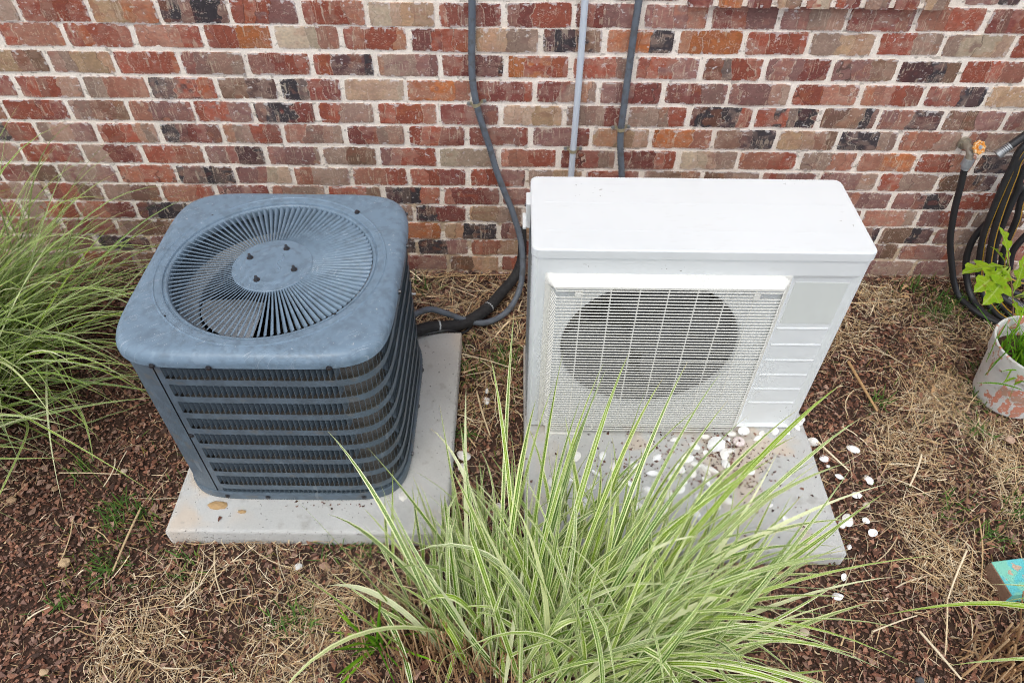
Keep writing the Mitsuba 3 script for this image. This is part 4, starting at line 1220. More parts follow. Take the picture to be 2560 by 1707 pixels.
def oak_leaf(root, tip, width=1.0, curl=0.12, roll=0.0):
    root, tip = np.array(root, float), np.array(tip, float)
    d = tip - root
    L = np.linalg.norm(d)
    e = d / L
    s = np.cross([0, 0, 1], e)
    s /= np.linalg.norm(s)
    n = np.cross(e, s)
    s2 = s * math.cos(roll) + n * math.sin(roll)
    n2 = -s * math.sin(roll) + n * math.cos(roll)
    u, v = lv[:, 0], lv[:, 1]
    h = -curl * (u - 0.5) ** 2 * 1.6 + 0.35 * np.abs(v) + 0.02 * np.sin(u * 19) * np.abs(v) * 6
    return root + L * (u[:, None] * e + (v * width)[:, None] * s2 + h[:, None] * n2), lf


top_ = np.array([1.690, -0.300, 0.318])
for tip, wd, rl in (((1.505, -0.355, 0.335), 0.95, 0.25), ((1.518, -0.435, 0.325), 0.9, -0.2), ((1.545, -0.47, 0.30), 0.9, -0.5), ((1.668, -0.20, 0.40), 0.8, 0.2), ((1.62, -0.265, 0.37), 0.7, 0.6)):
    put("leaf", oak_leaf(top_ + np.random.default_rng(int(abs(tip[1]) * 1000)).normal(0, 0.006, 3), tip, wd, 0.14, rl), "mat_oak_leaf", smooth=True, parent=OAK, uv=lv[:, :2])
mid_ = np.array([1.74, -0.335, 0.21])
for tip, wd, rl in (((1.80, -0.44, 0.30), 0.9, 0.1), ((1.70, -0.455, 0.22), 0.8, -0.3), ((1.87, -0.36, 0.30), 0.9, 0.3), ((1.76, -0.26, 0.33), 0.8, 0.0)):
    put("leaf", oak_leaf(mid_, tip, wd, 0.14, rl), "mat_oak_leaf", smooth=True, parent=OAK, uv=lv[:, :2])

# ------------------------------------------------------------------ turquoise painted brick
t = thing("painted_brick", "turquoise painted brick with a bare brown end lying in the mulch", "brick")
bm = bevel_box(-0.10, 0.10, -0.048, 0.048, 0.0, 0.058, 0.004, 2)
R_ = rot([0, 0, 1], math.radians(8)) 
vv = (np.array(bm.vertices) - [-0.1, 0, 0]) @ R_.T + [1.352, -1.268, -0.008]
put("brick_body", (vv, np.array(bm.faces)), "mat_turquoise", smooth=40, parent=t)
bm = bevel_box(-0.1030, -0.0990, -0.0465, 0.0465, 0.001, 0.056, 0.0015, 2)
put("broken_end", ((np.array(bm.vertices) - [-0.1, 0, 0]) @ R_.T + [1.352, -1.268, -0.008], np.array(bm.faces)), "mat_fired_clay", smooth=40, parent=t)
# ------------------------------------------------------------------ striped ornamental grasses
GR = "striped ornamental grass clumps"


def clump(label, blades, stubs, parts_max=290, m="mat_striped_leaf"):
    t = thing("ornamental_grass", label, "ornamental grass")
    ranked = []
    for C, W, fold, tw in blades:
        V, F = ribbon_from(C, W, fold, tw, 0.03, 1.5 + 1.6 * (abs(tw * 37.7) % 1))
        q = project(C)
        inside = (q[:, 0] > 0) & (q[:, 0] < 1024) & (q[:, 1] > 0) & (q[:, 1] < 682)
        z = (C - CAM) @ FWD
        area = (np.linalg.norm(np.diff(q, axis=0), axis=1) * (W * 720 / z[1:]) * inside[1:]).sum()
        ranked.append((area, V, F, len(C)))
    ranked.sort(key=lambda r: -r[0])
    rest, ruv = [], []
    for i, (area, V, F, n) in enumerate(ranked):
        uv = blade_uv(n, i)
        if i < parts_max and area > 12:
            put("leaf_blade", (V, F), m, smooth=True, parent=t, uv=uv)
        else:
            rest.append((V, F))
            ruv.append(uv)
    if rest:
        tag(put("leaf_blades", join(rest), m, smooth=True, parent=t, uv=np.vstack(ruv)), kind="stuff")
    if stubs:
        ms, cs = [], []
        for b, d, L, r, col in stubs:
            e = np.array(b) + np.array(d) * L
            V, F = tube([b, e], [r, r * 0.8], 6, smooth_path=False)
            ms.append((V, F))
            cs.append(np.repeat(np.array(col)[None], len(V), 0))
        tag(put("cut_stalks", join(ms), "mat_straw", smooth=40, parent=t) if False else put("cut_stalks", join(ms), "mat_straw", parent=t, color=np.vstack(cs)), "brown cut back stalks at the base", kind="stuff")
    return t


def bez(p0, p1, p2, n=12):
    t = np.linspace(0, 1, n)[:, None]
    return (1 - t) ** 2 * np.array(p0) + 2 * t * (1 - t) * np.array(p1) + t ** 2 * np.array(p2)


def grow(base, az, tilt, L, droop, seg=13, kink=0.0):
    P_ = np.array(base, float)
    d = np.array([math.sin(tilt) * math.cos(az), math.sin(tilt) * math.sin(az), math.cos(tilt)])
    pts = [P_.copy()]
    kk = int(seg * prng.uniform(0.5, 0.85)) if prng.random() < kink else -1
    sway = prng.normal(0, 0.05)
    for k in range(seg):
        f = (k + 0.5) / seg
        d = d + np.array([-d[1], d[0], 0]) * sway
        if k in (kk, kk + 1) and kk > 0:
            d = d + np.array([0.15 * d[1], -0.15 * d[0], -0.75])
        d = d + np.array([0, 0, -1.0]) * droop * f ** 1.5 / seg * 2.2
        d /= np.linalg.norm(d)
        P_ = P_ + d * L / seg
        if P_[2] < 0.012:
            P_[2] = 0.012 + 0.004 * (k % 2)
            d[2] = abs(d[2]) * 0.1
        pts.append(P_.copy())
    return np.array(pts)


def blocked(C):
    """True when a blade would pass through one of the two units or the wall."""
    x, y, z = C.T
    a = (x > 0.075) & (x < 0.945) & (y > -0.835) & (z < 0.78)
    b = (np.abs(x - CX) < 0.335) & (np.abs(y - CY) < 0.335) & (z < 0.68)
    c = (z < PAD_H + 0.004) & on_pad(x, y)
    return bool((a | b | c | (y > -0.03)).any())


prng = np.random.default_rng(31)
TIPS = [(-0.405, -1.086, 0.42), (-0.383, -1.274, 0.35), (-0.009, -0.948, 0.55), (-0.075, -0.919, 0.4), (-0.085, -1.032, 0.4), (-0.13, -1.124, 0.2), (0.049, -0.848, 0.6), (0.172, -0.929, 0.55), (0.153, -0.951, 0.45), (0.268, -0.924, 0.6), (0.275, -0.929, 0.58),
        (0.328, -0.91, 0.62), (0.408, -0.968, 0.6), (0.268, -0.992, 0.5), (0.476, -0.957, 0.55), (0.549, -0.996, 0.55), (0.589, -0.997, 0.45), (0.605, -1.086, 0.5), (0.763, -1.02, 0.45), (0.869, -0.978, 0.5), (0.915, -1.043, 0.45), (0.755, -1.069, 0.4), (0.817, -1.1, 0.35),
        (0.866, -1.145, 0.4), (0.964, -1.173, 0.35), (0.933, -1.187, 0.2), (0.861, -1.217, 0.25), (0.812, -1.267, 0.2), (0.864, -1.261, 0.2), (1.04, -1.334, 0.3), (0.991, -1.382, 0.15), (0.884, -1.316, 0.15), (0.919, -1.416, 0.1), (0.938, -1.547, 0.2), (0.923, -1.521, 0.1),
        (-0.415, -1.343, 0.12), (-0.175, -1.43, 0.2), (0.259, -1.443, 0.15), (0.106, -1.004, 0.45), (0.381, -0.99, 0.5), (0.217, -1.003, 0.45), (0.636, -1.199, 0.4), (0.509, -1.051, 0.5)]
blades = []
for x, y, z in TIPS:
    if z > 0.52 and x > 0.2 and x < 0.45:
        z -= 0.05
        y -= 0.045
    bx = 0.10 + 0.32 * (x - 0.25) + prng.normal(0, 0.03)
    b = np.array([np.clip(bx, -0.12, 0.34), -1.44 + prng.normal(0, 0.035), 0.01])
    tip = np.array([x, y, z])
    f = prng.uniform(0.45, 0.75)
    m = b * f + tip * (1 - f)
    m[2] = z * 0.95 + 0.08 + 0.16 * (f - 0.45) + (0.12 if z < 0.3 else 0)
    blades.append((bez(b, m, tip), prng.uniform(0.0095, 0.0145), 0.28, prng.normal(0, 0.5)))
n = 0
while n < 400:
    bx, by = prng.normal(0.17, 0.14), prng.normal(-1.45, 0.06)
    az = math.radians(np.clip(88 - 46 * (bx - 0.10) / 0.28 + prng.normal(-6, 46), -75, 190))
    L = prng.uniform(0.25, 0.62)
    C = grow((bx, by, 0.0), az, abs(prng.normal(0.5, 0.24)), L, prng.uniform(0.4, 1.5) * (1.7 if prng.random() < 0.3 else 1), kink=0.12)
    n += 1
    if not blocked(C):
        blades.append((C, prng.uniform(0.0065, 0.0145), 0.3, prng.normal(0, 0.6)))
# low shoots between the pads and a fringe that spills to the right
for _ in range(90):
    bx, by = prng.normal(-0.07, 0.07), prng.normal(-1.29, 0.05)
    C = grow((bx, by, 0.0), math.radians(prng.normal(85, 40)), abs(prng.normal(0.25, 0.15)), prng.uniform(0.14, 0.36), prng.uniform(0.1, 0.5), 8)
    if not blocked(C):
        blades.append((C, prng.uniform(0.0055, 0.0105), 0.3, prng.normal(0, 0.7)))
for _ in range(85):
    bx, by = prng.normal(0.32, 0.09), prng.normal(-1.49, 0.04)
    C = grow((bx, by, 0.0), math.radians(prng.normal(18, 22)), prng.uniform(0.55, 1.15), prng.uniform(0.35, 0.72), prng.uniform(0.3, 0.9))
    if not blocked(C):
        blades.append((C, prng.uniform(0.008, 0.015), 0.3, prng.normal(0, 0.5)))
BROWN = np.array([(0.30, 0.17, 0.085), (0.40, 0.25, 0.13), (0.22, 0.12, 0.065), (0.48, 0.33, 0.19)])
stubs = []
for _ in range(420):
    bx, by = prng.normal(-0.08, 0.10), prng.normal(-1.455, 0.05)
    a = prng.uniform(0, 6.283)
    tl = abs(prng.normal(0, 0.22))
    stubs.append(((bx, by, -0.005), (math.sin(tl) * math.cos(a) - 0.06, math.sin(tl) * math.sin(a) + 0.1, math.cos(tl)), prng.uniform(0.06, 0.15), prng.uniform(0.0012, 0.0027), BROWN[prng.integers(4)] * prng.uniform(0.7, 1.2)))
for _ in range(160):
    bx, by = prng.normal(0.2, 0.12), prng.normal(-1.47, 0.04)
    a = prng.uniform(0, 6.283)
    stubs.append(((bx, by, -0.005), (0.3 * math.cos(a), 0.3 * math.sin(a), 1), prng.uniform(0.05, 0.12), prng.uniform(0.0012, 0.0025), BROWN[prng.integers(4)] * prng.uniform(0.6, 1.0)))
clump("big green and white striped grass clump spreading in front of the white unit", blades, stubs, 295)

blades = []
n = 0
while n < 800:
    bx, by = prng.normal(-1.80, 0.10), prng.normal(-0.58, 0.17)
    az = math.radians(np.clip(prng.normal(-4, 38), -95, 100))
    C = grow((bx, by, 0.0), az, abs(prng.normal(0.72, 0.22)), prng.uniform(0.45, 0.98), prng.uniform(0.55, 1.5))
    n += 1
    if not blocked(C):
        blades.append((C, prng.uniform(0.0045, 0.0095), 0.3, prng.normal(0, 0.5)))
for _ in range(60):
    bx, by = prng.normal(-1.86, 0.07), prng.normal(-0.55, 0.1)
    C = grow((bx, by, 0.0), math.radians(prng.normal(30, 30)), abs(prng.normal(0.33, 0.12)), prng.uniform(0.6, 0.95), prng.uniform(0.15, 0.6))
    if not blocked(C):
        blades.append((C, prng.uniform(0.0025, 0.005), 0.3, prng.normal(0, 0.5)))
clump("arching fine striped grass at the left edge beside the brick wall", blades, [], 290, "mat_narrow_striped_leaf")

blades = []
for p0, p1, p2, w in (((1.47, -1.47, 0.01), (1.33, -1.40, 0.36), (0.957, -1.396, 0.10), 0.013), ((1.50, -1.44, 0.01), (1.42, -1.36, 0.24), (1.27, -1.315, 0.11), 0.008), ((1.52, -1.44, 0.01), (1.44, -1.34, 0.20), (1.30, -1.345, 0.07), 0.007),
                      ((1.45, -1.52, 0.01), (1.36, -1.52, 0.26), (1.10, -1.505, 0.08), 0.011), ((1.50, -1.46, 0.01), (1.48, -1.34, 0.38), (1.40, -1.245, 0.14), 0.006), ((1.62, -1.1, 0.01), (1.56, -1.05, 0.4), (1.37, -1.02, 0.16), 0.006)):
    blades.append((bez(p0, p1, p2), w, 0.25, 0.2))
stubs = []
for _ in range(240):
    bx, by = prng.normal(1.37, 0.085), prng.normal(-1.485, 0.05)
    a = prng.uniform(0, 6.283)
    tl = abs(prng.normal(0, 0.45))
    stubs.append(((bx, by, -0.005), (math.sin(tl) * math.cos(a), math.sin(tl) * math.sin(a), math.cos(tl)), prng.uniform(0.04, 0.115), prng.uniform(0.0016, 0.004), BROWN[prng.integers(4)] * prng.uniform(0.8, 1.25)))
clump("cut back brown grass stump with few long blades, bottom right corner", blades, stubs, 50)

WEED = [(-1.091, -1.112), (-1.088, -1.06), (-1.018, -1.092), (-1.055, -1.245), (-1.125, -1.346), (-0.528, -1.382), (-0.488, -1.402), (-0.445, -1.185), (-0.343, -1.185), (1.585, -0.065), (1.602, -0.219), (1.734, -0.153), (1.826, -0.216), (1.604, -0.619), (1.533, -0.751), (1.645, -0.494), (1.264, -0.641), (-0.30, -0.098),
        (0.035, -0.426), (0.02, -0.475), (-0.105, -0.791), (-0.10, -0.504), (1.418, -1.118), (1.518, -1.053), (1.329, -1.029), (-0.282, -1.441), (-1.255, -0.939), (-0.843, -1.242), (1.66, -0.20), (1.68, -0.13)]
FRESH = np.array([(0.10, 0.20, 0.05), (0.15, 0.26, 0.055), (0.08, 0.16, 0.04)])
WEED_LABEL = ["weed tuft left of the square pad, leftmost of the upper three", "weed tuft left of the square pad, uppermost of three", "weed tuft left of the square pad, nearest its edge", "large spreading weed below the left cluster, near the tan stone",
              "weed tuft low on the left, between two straw canes", "weed with broad leaves in the bare mulch below the square pad, upper one", "weed with broad leaves in the bare mulch below the square pad, lower one", "weed sprouting at the front face of the square pad, left one",
              "weed sprouting at the front face of the square pad, right one", "weed against the wall foot, right of the white unit", "weed in the grassy patch between the white unit and the hose", "weed beside the hose where it meets the ground", "weed inside the hose coil on the ground",
              "weed left of the flower pot, beside the oak leaves", "weed at the lower left foot of the flower pot", "weed left of the flower pot rim, nearer the wall", "weed right of the white unit near the split reed", "weed at the wall right of the dark condenser", "weed beside the left flank of the white unit, upper one",
              "weed beside the left flank of the white unit, lower one", "weed at the right edge of the square pad above the scallop shells", "weed in the straw at the back corner of the square pad", "yellowish weed above the turquoise brick, left one", "yellowish weed above the turquoise brick, right one",
              "weed in the dead grass midway from long pad to pot", "bright green long bladed tuft beside the brown stalks of the big clump", "weed under the arching grass at the left edge", "weed in the dead grass at the left corner below the square pad", "weed behind the grassy patch near the hose, lower one", "weed behind the grassy patch near the hose, upper one"]
for i, (x, y) in enumerate(WEED):
    big = i == 3
    tuft("weed_tuft", WEED_LABEL[i], "weed", (x, y, 0.0), 34 if big else 26, 0.055 if i != 25 else 0.16, 0.0034 if i != 25 else 0.006, 0.02 if i != 25 else 0.012, group="green weed tufts in the mulch", greens=FRESH if i != 25 else GREENS, tilt=1.0, droop=0.5)
# a thin scatter of short live grass that nobody could count
gs = np.random.default_rng(77)
Vs, Cs = [], []
for x, y, r, m in ((1.66, -0.17, 0.12, 240), (1.60, -0.62, 0.10, 90), (0.02, -0.45, 0.08, 200), (-0.10, -0.62, 0.09, 120), (-1.05, -1.10, 0.10, 150), (-1.05, -1.25, 0.09, 110), (1.45, -1.08, 0.12, 140), (-0.7, -1.42, 0.2, 160), (1.3, -0.65, 0.3, 120), (-0.02, -0.9, 0.07, 80)):
    for _ in range(m):
        bx, by = gs.normal(x, r), gs.normal(y, r)
        if on_pad(bx, by, 0.006) or by > -0.01:
            continue
        V, F = strip_blade((bx, by, 0.0), gs.uniform(0, 6.283), abs(gs.normal(0, 0.9)), gs.uniform(0.015, 0.05), gs.uniform(0.0012, 0.0026), 2.0, 3, 0.2)
        Vs.append((V, F))
        c = FRESH[gs.integers(3)] * gs.uniform(0.8, 1.3)
        if gs.random() < 0.35:
            c = np.array([0.30, 0.25, 0.07]) * gs.uniform(0.8, 1.2)
        Cs.append(np.repeat(c[None], len(V), 0))
tag(put("short_grass", join(Vs), "mat_leaf", smooth=True, color=np.vstack(Cs)), "short green and yellowing grass sprouting through the mulch", "grass", kind="stuff")
# ------------------------------------------------------------------ shells, sticks, leaves, stones
SHELL = [(0.761, -0.808, 0.06, 0.0255), (0.724, -0.816, 0.06, 0.0179), (0.712, -0.834, 0.06, 0.0128), (0.8, -0.831, 0.06, 0.0191), (0.818, -0.813, 0.06, 0.0153), (0.859, -0.804, 0.06, 0.0191), (0.897, -0.804, 0.06, 0.0128), (0.934, -0.782, 0.06, 0.0204), (0.948, -0.768, 0.06, 0.0153), (0.987, -0.713, 0.012, 0.0153),
         (0.666, -0.859, 0.06, 0.0383), (0.633, -0.887, 0.06, 0.0128), (0.688, -0.889, 0.06, 0.0281), (0.709, -0.875, 0.06, 0.0153), (0.685, -0.923, 0.06, 0.0242), (0.604, -0.86, 0.06, 0.023), (0.575, -0.905, 0.06, 0.0255), (0.545, -0.941, 0.06, 0.0255), (0.615, -0.988, 0.06, 0.023), (0.751, -0.953, 0.06, 0.0179),
         (0.991, -0.805, 0.012, 0.0242), (1.114, -0.825, 0.012, 0.0268), (1.014, -0.862, 0.012, 0.0204), (1.017, -0.89, 0.012, 0.0089), (1.041, -0.928, 0.012, 0.0179), (1.125, -0.938, 0.012, 0.0217), (1.07, -0.992, 0.012, 0.0217), (1.018, -1.075, 0.012, 0.0281), (0.996, -1.09, 0.012, 0.0153), (1.07, -1.078, 0.012, 0.014),
         (1.074, -1.121, 0.012, 0.0191), (0.996, -1.16, 0.012, 0.0115), (0.588, -1.044, 0.06, 0.0204), (0.537, -1.011, 0.06, 0.023), (0.513, -0.977, 0.06, 0.0179), (0.582, -0.959, 0.06, 0.0179), (0.553, -0.987, 0.06, 0.0153), (0.785, -1.063, 0.06, 0.0115), (0.816, -1.105, 0.06, 0.0128), (0.663, -1.047, 0.06, 0.023),
         (0.633, -1.067, 0.06, 0.0153), (0.233, -0.905, 0.06, 0.0281), (0.166, -0.992, 0.06, 0.0204), (0.293, -0.969, 0.06, 0.023), (0.383, -0.996, 0.06, 0.0255), (0.461, -0.967, 0.06, 0.023), (0.484, -0.902, 0.06, 0.023), (0.545, -0.837, 0.06, 0.0204), (0.349, -0.936, 0.06, 0.0204), (0.011, -1.046, 0.012, 0.014),
         (0.226, -0.98, 0.06, 0.0179), (0.195, -1.019, 0.06, 0.0153), (0.278, -1.011, 0.06, 0.0179), (-0.038, -0.651, 0.012, 0.022), (-0.037, -0.608, 0.012, 0.015), (0.92, -1.304, 0.012, 0.02), (0.949, -1.249, 0.012, 0.015),
         (0.41, -0.93, 0.06, 0.022), (0.44, -1.02, 0.06, 0.024), (0.50, -1.03, 0.06, 0.022), (0.35, -1.02, 0.06, 0.02), (0.32, -0.90, 0.06, 0.02), (0.57, -1.09, 0.06, 0.018), (0.48, -1.08, 0.06, 0.02), (0.40, -1.07, 0.06, 0.022), (0.26, -1.06, 0.06, 0.02), (0.64, -0.83, 0.06, 0.017), (0.595, -0.925, 0.06, 0.02)]
srng = np.random.default_rng(3)
SH = np.array([(0.84, 0.83, 0.81), (0.88, 0.875, 0.865), (0.82, 0.79, 0.75), (0.86, 0.86, 0.865)])


def clam(r, ribs=0, hollow=False, n=22, m=7):
    """Half of a bivalve: domed, drawn to a beak, growth rings or ribs."""
    a = np.linspace(0, 2 * np.pi, n, endpoint=False)
    V = []
    for k in range(m):
        f = k / (m - 1)
        rad = f * (1 + 0.10 * np.cos(a)) * (1 - 0.16 * np.exp(-((a - np.pi) / 0.5) ** 2) * -1)
        ring = 1 + (0.05 * np.cos(ribs * a) if ribs else 0)
        h = 0.52 * (1 - f ** 1.8) + (0.03 * np.cos(ribs * a) * f if ribs else 0.016 * (k % 2))
        V.append(np.stack([rad * np.cos(a) * ring - 0.25 * (1 - f), rad * np.sin(a) * ring * 0.86, h + 0 * a], 1))
    V = np.vstack(V) * r
    i, j = [q.ravel() for q in np.meshgrid(np.arange(m - 1), np.arange(n), indexing="ij")]
    F = np.stack([i * n + j, (i + 1) * n + j, (i + 1) * n + (j + 1) % n, i * n + (j + 1) % n], 1)
    V, F = join([(V, F)])
    if hollow:
        V = V * [1, 1, -1] + [0, 0, 0.5 * r]
        F = F[:, ::-1]
    return V, F


def place(V, c, lean=0.2):
    R_ = rot([0, 0, 1], srng.uniform(0, 6.283)) @ rot([1, 0, 0], srng.normal(0, lean))
    V = V @ R_.T
    V[:, 2] -= V[:, 2].min()
    return V + np.array([c[0], c[1], c[2] - 0.0015])


ORD = "first second third fourth fifth sixth seventh eighth ninth tenth eleventh twelfth thirteenth fourteenth fifteenth sixteenth seventeenth eighteenth nineteenth twentieth".split()
rows = {"against the foot of the white unit": [], "in the middle of the shell bed": [], "at the front of the shell bed": [], "behind the left striped blades": [], "on the mulch": []}
for i, (x, y, z, s) in enumerate(SHELL):
    rows["on the mulch" if z < 0.05 else "behind the left striped blades" if x < 0.49 else "against the foot of the white unit" if y > -0.862 else "in the middle of the shell bed" if y > -0.95 else "at the front of the shell bed"].append(i)
SHELL_LABEL = {}
for where, ids in rows.items():
    ids.sort(key=lambda i: -SHELL[i][1] if where == "on the mulch" else SHELL[i][0])
    for k, i in enumerate(ids):
        SHELL_LABEL[i] = f"white shell on the mulch around the long pad, {ORD[k]} counted from the wall" if where == "on the mulch" else f"white shell on the long pad {where}, {ORD[k]} from the left"
for i, (x, y, z, s) in enumerate(SHELL):
    r = s * 0.74
    hollow = srng.random() < 0.25
    V, F = clam(r, int(srng.choice([0, 0, 14, 18])), hollow)
    lift_ = 0.002 if hollow else 0.0
    V = place(V * [1, srng.uniform(0.75, 1.05), srng.uniform(0.7, 1.1)], (x, y, PAD_H if z > 0.05 else 0.006), 0.3) + np.array([0, 0, lift_])
    col = SH[srng.integers(4)] * srng.uniform(0.92, 1.04)
    k = put("sea_shell", (V, F), "mat_shell", smooth=True, color=np.repeat(col[None], len(V), 0))
    tag(k, SHELL_LABEL[i], "shell", "shells strewn on the long pad" if z > 0.05 else "shells dropped on the mulch")


def one_shell(x, y, z, r, ribs, label, col, sx=1.0, hollow=False):
    V, F = clam(r, ribs, hollow)
    V = place(V * [1, sx, 1], (x, y, z), 0.12)
    put_k = put("sea_shell", (V, F), "mat_shell", smooth=True, color=np.repeat(np.array(col)[None], len(V), 0))
    tag(put_k, label, "shell")


one_shell(-0.101, -0.867, 0.006, 0.0215, 20, "ribbed scallop shell beside the pad under the dark condenser, upper of two", (0.72, 0.69, 0.67))
one_shell(-0.101, -0.913, 0.006, 0.0160, 18, "ribbed scallop shell beside the pad under the dark condenser, lower of two", (0.74, 0.71, 0.69))
one_shell(-0.532, -1.239, 0.006, 0.0115, 0, "lone round white shell on the mulch in front of the square pad", (0.78, 0.78, 0.76))
one_shell(-0.262, -1.045, PAD_H, 0.016, 16, "pale shell tucked under the front right corner of the dark condenser", (0.72, 0.69, 0.64))
# sea urchin test with a hole in the top
V, F = lathe([(0.0045, 0.0125), (0.006, 0.0138), (0.011, 0.0135), (0.0165, 0.0105), (0.0185, 0.006), (0.015, 0.001), (0.008, 0.0)], (0, 0, 0), 40)
a = np.arctan2(V[:, 1], V[:, 0])
V[:, 2] += 0.0007 * np.cos(a * 10)
V += [0.739, -0.845, PAD_H]
cc = np.where((np.cos(a * 10) > 0.2)[:, None], [0.66, 0.50, 0.48], [0.72, 0.64, 0.62])
tag(put("sea_urchin", (V, F), "mat_shell", smooth=True, color=cc), "pinkish round sea urchin shell with a dark hole, in front of the white unit", "sea urchin")
for sgn in (0, 1):
    V, F = clam(0.0155, 24, False)
    V = V * [1.25, 0.55, 0.8]
    V = V @ rot([0, 0, 1], math.radians(118 + 26 * sgn)).T
    V[:, 2] -= V[:, 2].min()
    k = put("sea_shell", (V + [0.622 + 0.021 * sgn, -0.944, PAD_H], F), "mat_shell", smooth=True, color=np.repeat(np.array([[0.78, 0.77, 0.74]]), len(V), 0))
    tag(k, ("right" if sgn else "left") + " half of the long angel wing shell pair on the pad", "shell")
# bark crumbs fallen on the pads among the shells
cr = np.random.default_rng(9)
xs = np.concatenate([cr.normal(0.56, 0.16, 620), cr.normal(0.70, 0.05, 260), cr.uniform(0.78, 0.93, 12), cr.uniform(-0.6, -0.3, 26)])
ys = np.concatenate([cr.normal(-0.91, 0.08, 620), cr.normal(-0.91, 0.07, 260), cr.uniform(-1.18, -0.83, 12), cr.normal(-1.075, 0.006, 26)])
ok = on_pad(xs, ys, -0.006) & ~((ys > -0.795) & (xs > 0.085)) 
xs, ys = xs[ok], ys[ok]
Vs, Fs, Cs, o = [], [], [], 0
for x, y in zip(xs, ys):
    v, f = chips[cr.integers(14)]
    s = cr.uniform(0.004, 0.013)
    Vs.append(v @ rot([0, 0, 1], cr.uniform(0, 6.28)).T * s + [x, y, PAD_H + 0.12 * s])
    Fs.append(f + o)
    o += len(v)
    Cs.append(np.repeat(BARK[cr.integers(7)][None] * cr.uniform(0.7, 1.2), len(v), 0))
tag(put("bark_crumbs", (np.vstack(Vs), np.vstack(Fs)), "mat_mulch", color=np.vstack(Cs)), "dark bark crumbs spilled over the pads among the shells", "mulch", kind="stuff")
v, f = chips[3]
tag(put("bark_chip", (v @ rot([0, 0, 1], 1.25).T * 0.027 * np.array([1, 1, 1]) + [-0.763, -1.122, PAD_H + 0.004], f), "mat_mulch", color=np.repeat(np.array([[0.13, 0.06, 0.042]]), len(v), 0)), "single dark bark chip on the front of the square pad", "bark chip")
for (x, y), s, lab in (((-0.781, -1.082), 0.026, "large tan mud lump under the condenser's front left corner"), ((-0.707, -1.101), 0.011, "small tan mud lump on the square pad beside the bigger one")):
    m = trimesh.creation.icosphere(subdivisions=3, radius=1)
    v = np.array(m.vertices)
    v = v * (0.75 + 0.55 * meshkit.fbm(v * 2.5, 3, 4)[:, None]) * [s, s * 0.5, s * 0.28]
    tag(put("mud_lump", (v + [x, y, PAD_H + 0.001], np.array(m.faces)), "mat_stone", smooth=True, color=np.repeat(np.array([[0.42, 0.27, 0.13]]), len(v), 0)), lab, "mud lump")

CANE = [(-1.017, -1.059, -1.023, -1.261, .0032), (-1.199, -1.105, -1.177, -1.25, .0016), (-0.769, -1.198, -0.698, -1.344, .002), (-0.772, -1.291, -0.819, -1.357, .0022), (1.314, -1.173, 1.205, -1.312, .0026), (1.205, -1.312, 1.14, -1.457, .0022), (1.098, -1.398, 1.156, -1.515, .0034), (0.999, -0.796, 1.07, -0.913, .003),
        (1.312, -0.852, 1.232, -0.967, .003), (1.205, -0.471, 1.232, -0.686, .0052), (-1.306, -0.952, -1.125, -0.954, .002), (-1.158, -0.9, -1.155, -0.999, .002), (1.395, -1.072, 1.318, -1.26, .002), (-1.189, -1.393, -1.147, -1.361, .002), (0.979, -1.399, 1.108, -1.356, .002), (-0.07, -0.62, -0.02, -0.80, .003), (-0.30, -0.06, 0.05, -0.035, .002), (-0.13, -0.45, 0.06, -0.52, .0022)]
CL = ["pale straw cane lying left of the square pad", "thin straw cane at the far left of the mulch", "orange tinted straw cane below the square pad", "short straw cane on the dead grass at lower left", "long pale cane right of the long pad, upper piece", "long pale cane right of the long pad, lower piece", "thick cane near the bottom edge, left of the stump",
      "straw cane beside the right edge of the long pad", "short cane in the dead grass left of the pot", "thick split reed lying right of the white unit", "level straw cane by the left grass clump", "crossing straw cane by the left grass clump", "pale bent cane above the turquoise brick", "straw cane in the lower left corner", "cane half under the striped blades at lower right",
      "straw cane between the two pads, nearest the camera", "long straw cane lying along the foot of the wall", "straw cane crossing the gap between the units"]
cg = np.random.default_rng(12)
for (xa, ya, xb, yb, r), lab in zip(CANE, CL):
    n = 7
    t = np.linspace(0, 1, n)
    x, y = xa + (xb - xa) * t, ya + (yb - ya) * t
    w = cg.normal(0, 0.006)
    pts = np.stack([x + w * np.sin(t * 3.1), y + 0.5 * w * np.sin(t * 3.1), 0.012 + r + np.abs(cg.normal(0, 0.003)) + 0.006 * np.sin(t * 3.1)], 1)
    V, F = tube(pts, [r, r, r * 0.75], 7, 0.02)
    V[:, 2] = (V[:, 2] - 0.012 - r) * 0.75 + 0.012 + r
    col = STRAW[cg.integers(0, 4)] * cg.uniform(0.9, 1.15)
    if "reed" in lab:
        col = np.array([0.46, 0.29, 0.14])
    cc = np.repeat(col[None], len(V), 0)
    tag(put("dry_cane", (V, F), "mat_straw", smooth=True, color=cc), lab, "cane")
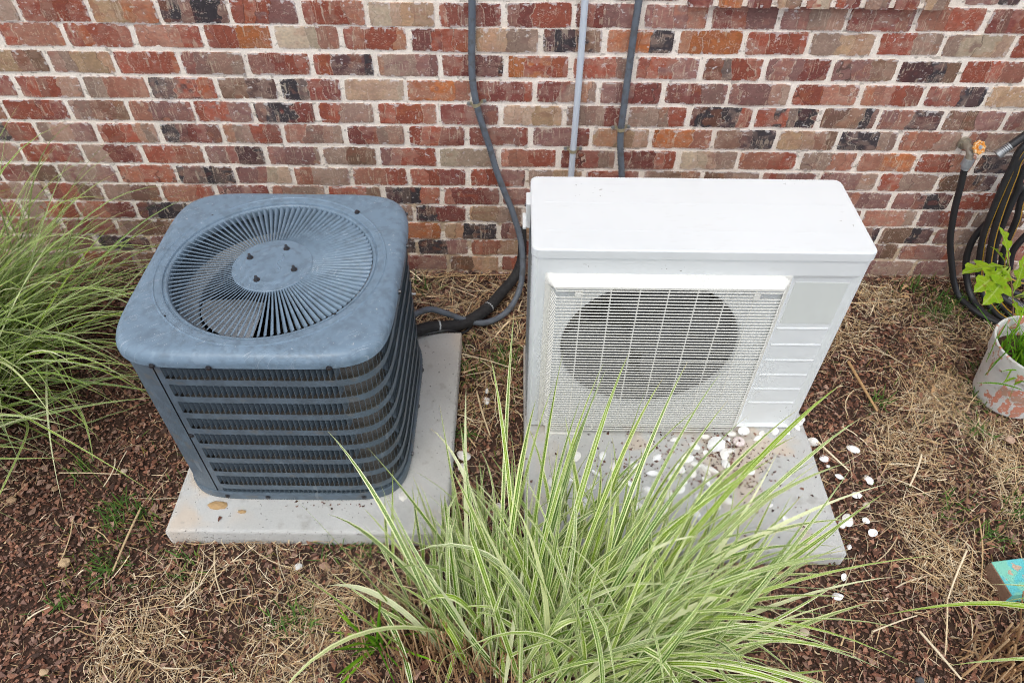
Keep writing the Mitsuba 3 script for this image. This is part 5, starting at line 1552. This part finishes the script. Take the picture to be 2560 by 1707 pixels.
for (x, y), s, lab in zip([(1.463, -0.56), (1.463, -0.497), (1.473, -0.592), (1.522, -0.1), (-0.179, -0.217), (1.503, -0.132), (0.035, -0.06)], [.05, .042, .034, .05, .05, .04, .045],
                          ["curled tan oak leaf left of the pot, middle one", "curled tan oak leaf left of the pot, nearest the wall", "curled tan oak leaf left of the pot, nearest the camera", "brown leaf by the wall, right of the white unit, farther one", "brown curled leaf between the units by the foam wrapped pipe", "brown leaf by the wall, right of the white unit, nearer one", "brown leaf at the wall foot behind the sweeping conduit"]):
    a = cg.uniform(0, 6.283)
    V, F = oak_leaf((0, 0, 0), (math.cos(a) * s, math.sin(a) * s, 0.004), 1.0, 0.5, cg.normal(0, 0.3))
    V[:, 2] -= V[:, 2].min()
    tag(put("dry_leaf", (V + [x, y, 0.012], F), "mat_dry_leaf", smooth=True), lab, "leaf")
for (x, y), s, col, lab in zip([(-1.168, -1.236), (-1.093, -1.521), (1.086, -1.027), (0.785, -1.245), (0.803, -1.402), (-1.117, -0.941), (1.619, -0.788), (-1.404, -1.044), (1.056, -1.516)], [.016, .011, .011, .010, .013, .010, .015, .013, .011],
                               [(.46, .32, .19)] * 2 + [(.48, .40, .31), (.50, .36, .17), (.50, .42, .30), (.46, .36, .27), (.44, .30, .22), (.34, .22, .13), (.07, .07, .075)],
                               ["angular tan stone left of the square pad", "small pale stone near the bottom left corner", "rounded tan pebble right of the long pad", "yellowish pebble against the front of the long pad", "pale pebble among the striped blades at lower right", "pale pebble by the left grass clump", "pinkish stone below the flower pot", "brown stone at the left edge", "dark grey pebble near the bottom right stump"]):
    m = trimesh.creation.icosphere(subdivisions=2, radius=1)
    v = np.array(m.vertices)
    v = v * (0.7 + 0.6 * meshkit.noise(v * 1.7 + x * 9, 4)[:, None]) * [s, s * 0.8, s * 0.55]
    tag(put("stone", (v + [x, y, 0.012], np.array(m.faces)), "mat_stone", smooth=38 if False else True, color=np.repeat(np.array(col)[None], len(v), 0)), lab, "stone")
t = thing("cigarette_butt", "cigarette butt with tan filter in the straw beside the dark condenser", "cigarette butt")
put("paper", tube([(-0.338, -0.150, 0.017), (-0.318, -0.151, 0.017)], 0.0042, 10, smooth_path=False), "mat_white", smooth=40, parent=t)
put("filter", tube([(-0.3178, -0.151, 0.017), (-0.298, -0.154, 0.017)], 0.0043, 10, smooth_path=False), "mat_dry_leaf", smooth=40, parent=t)
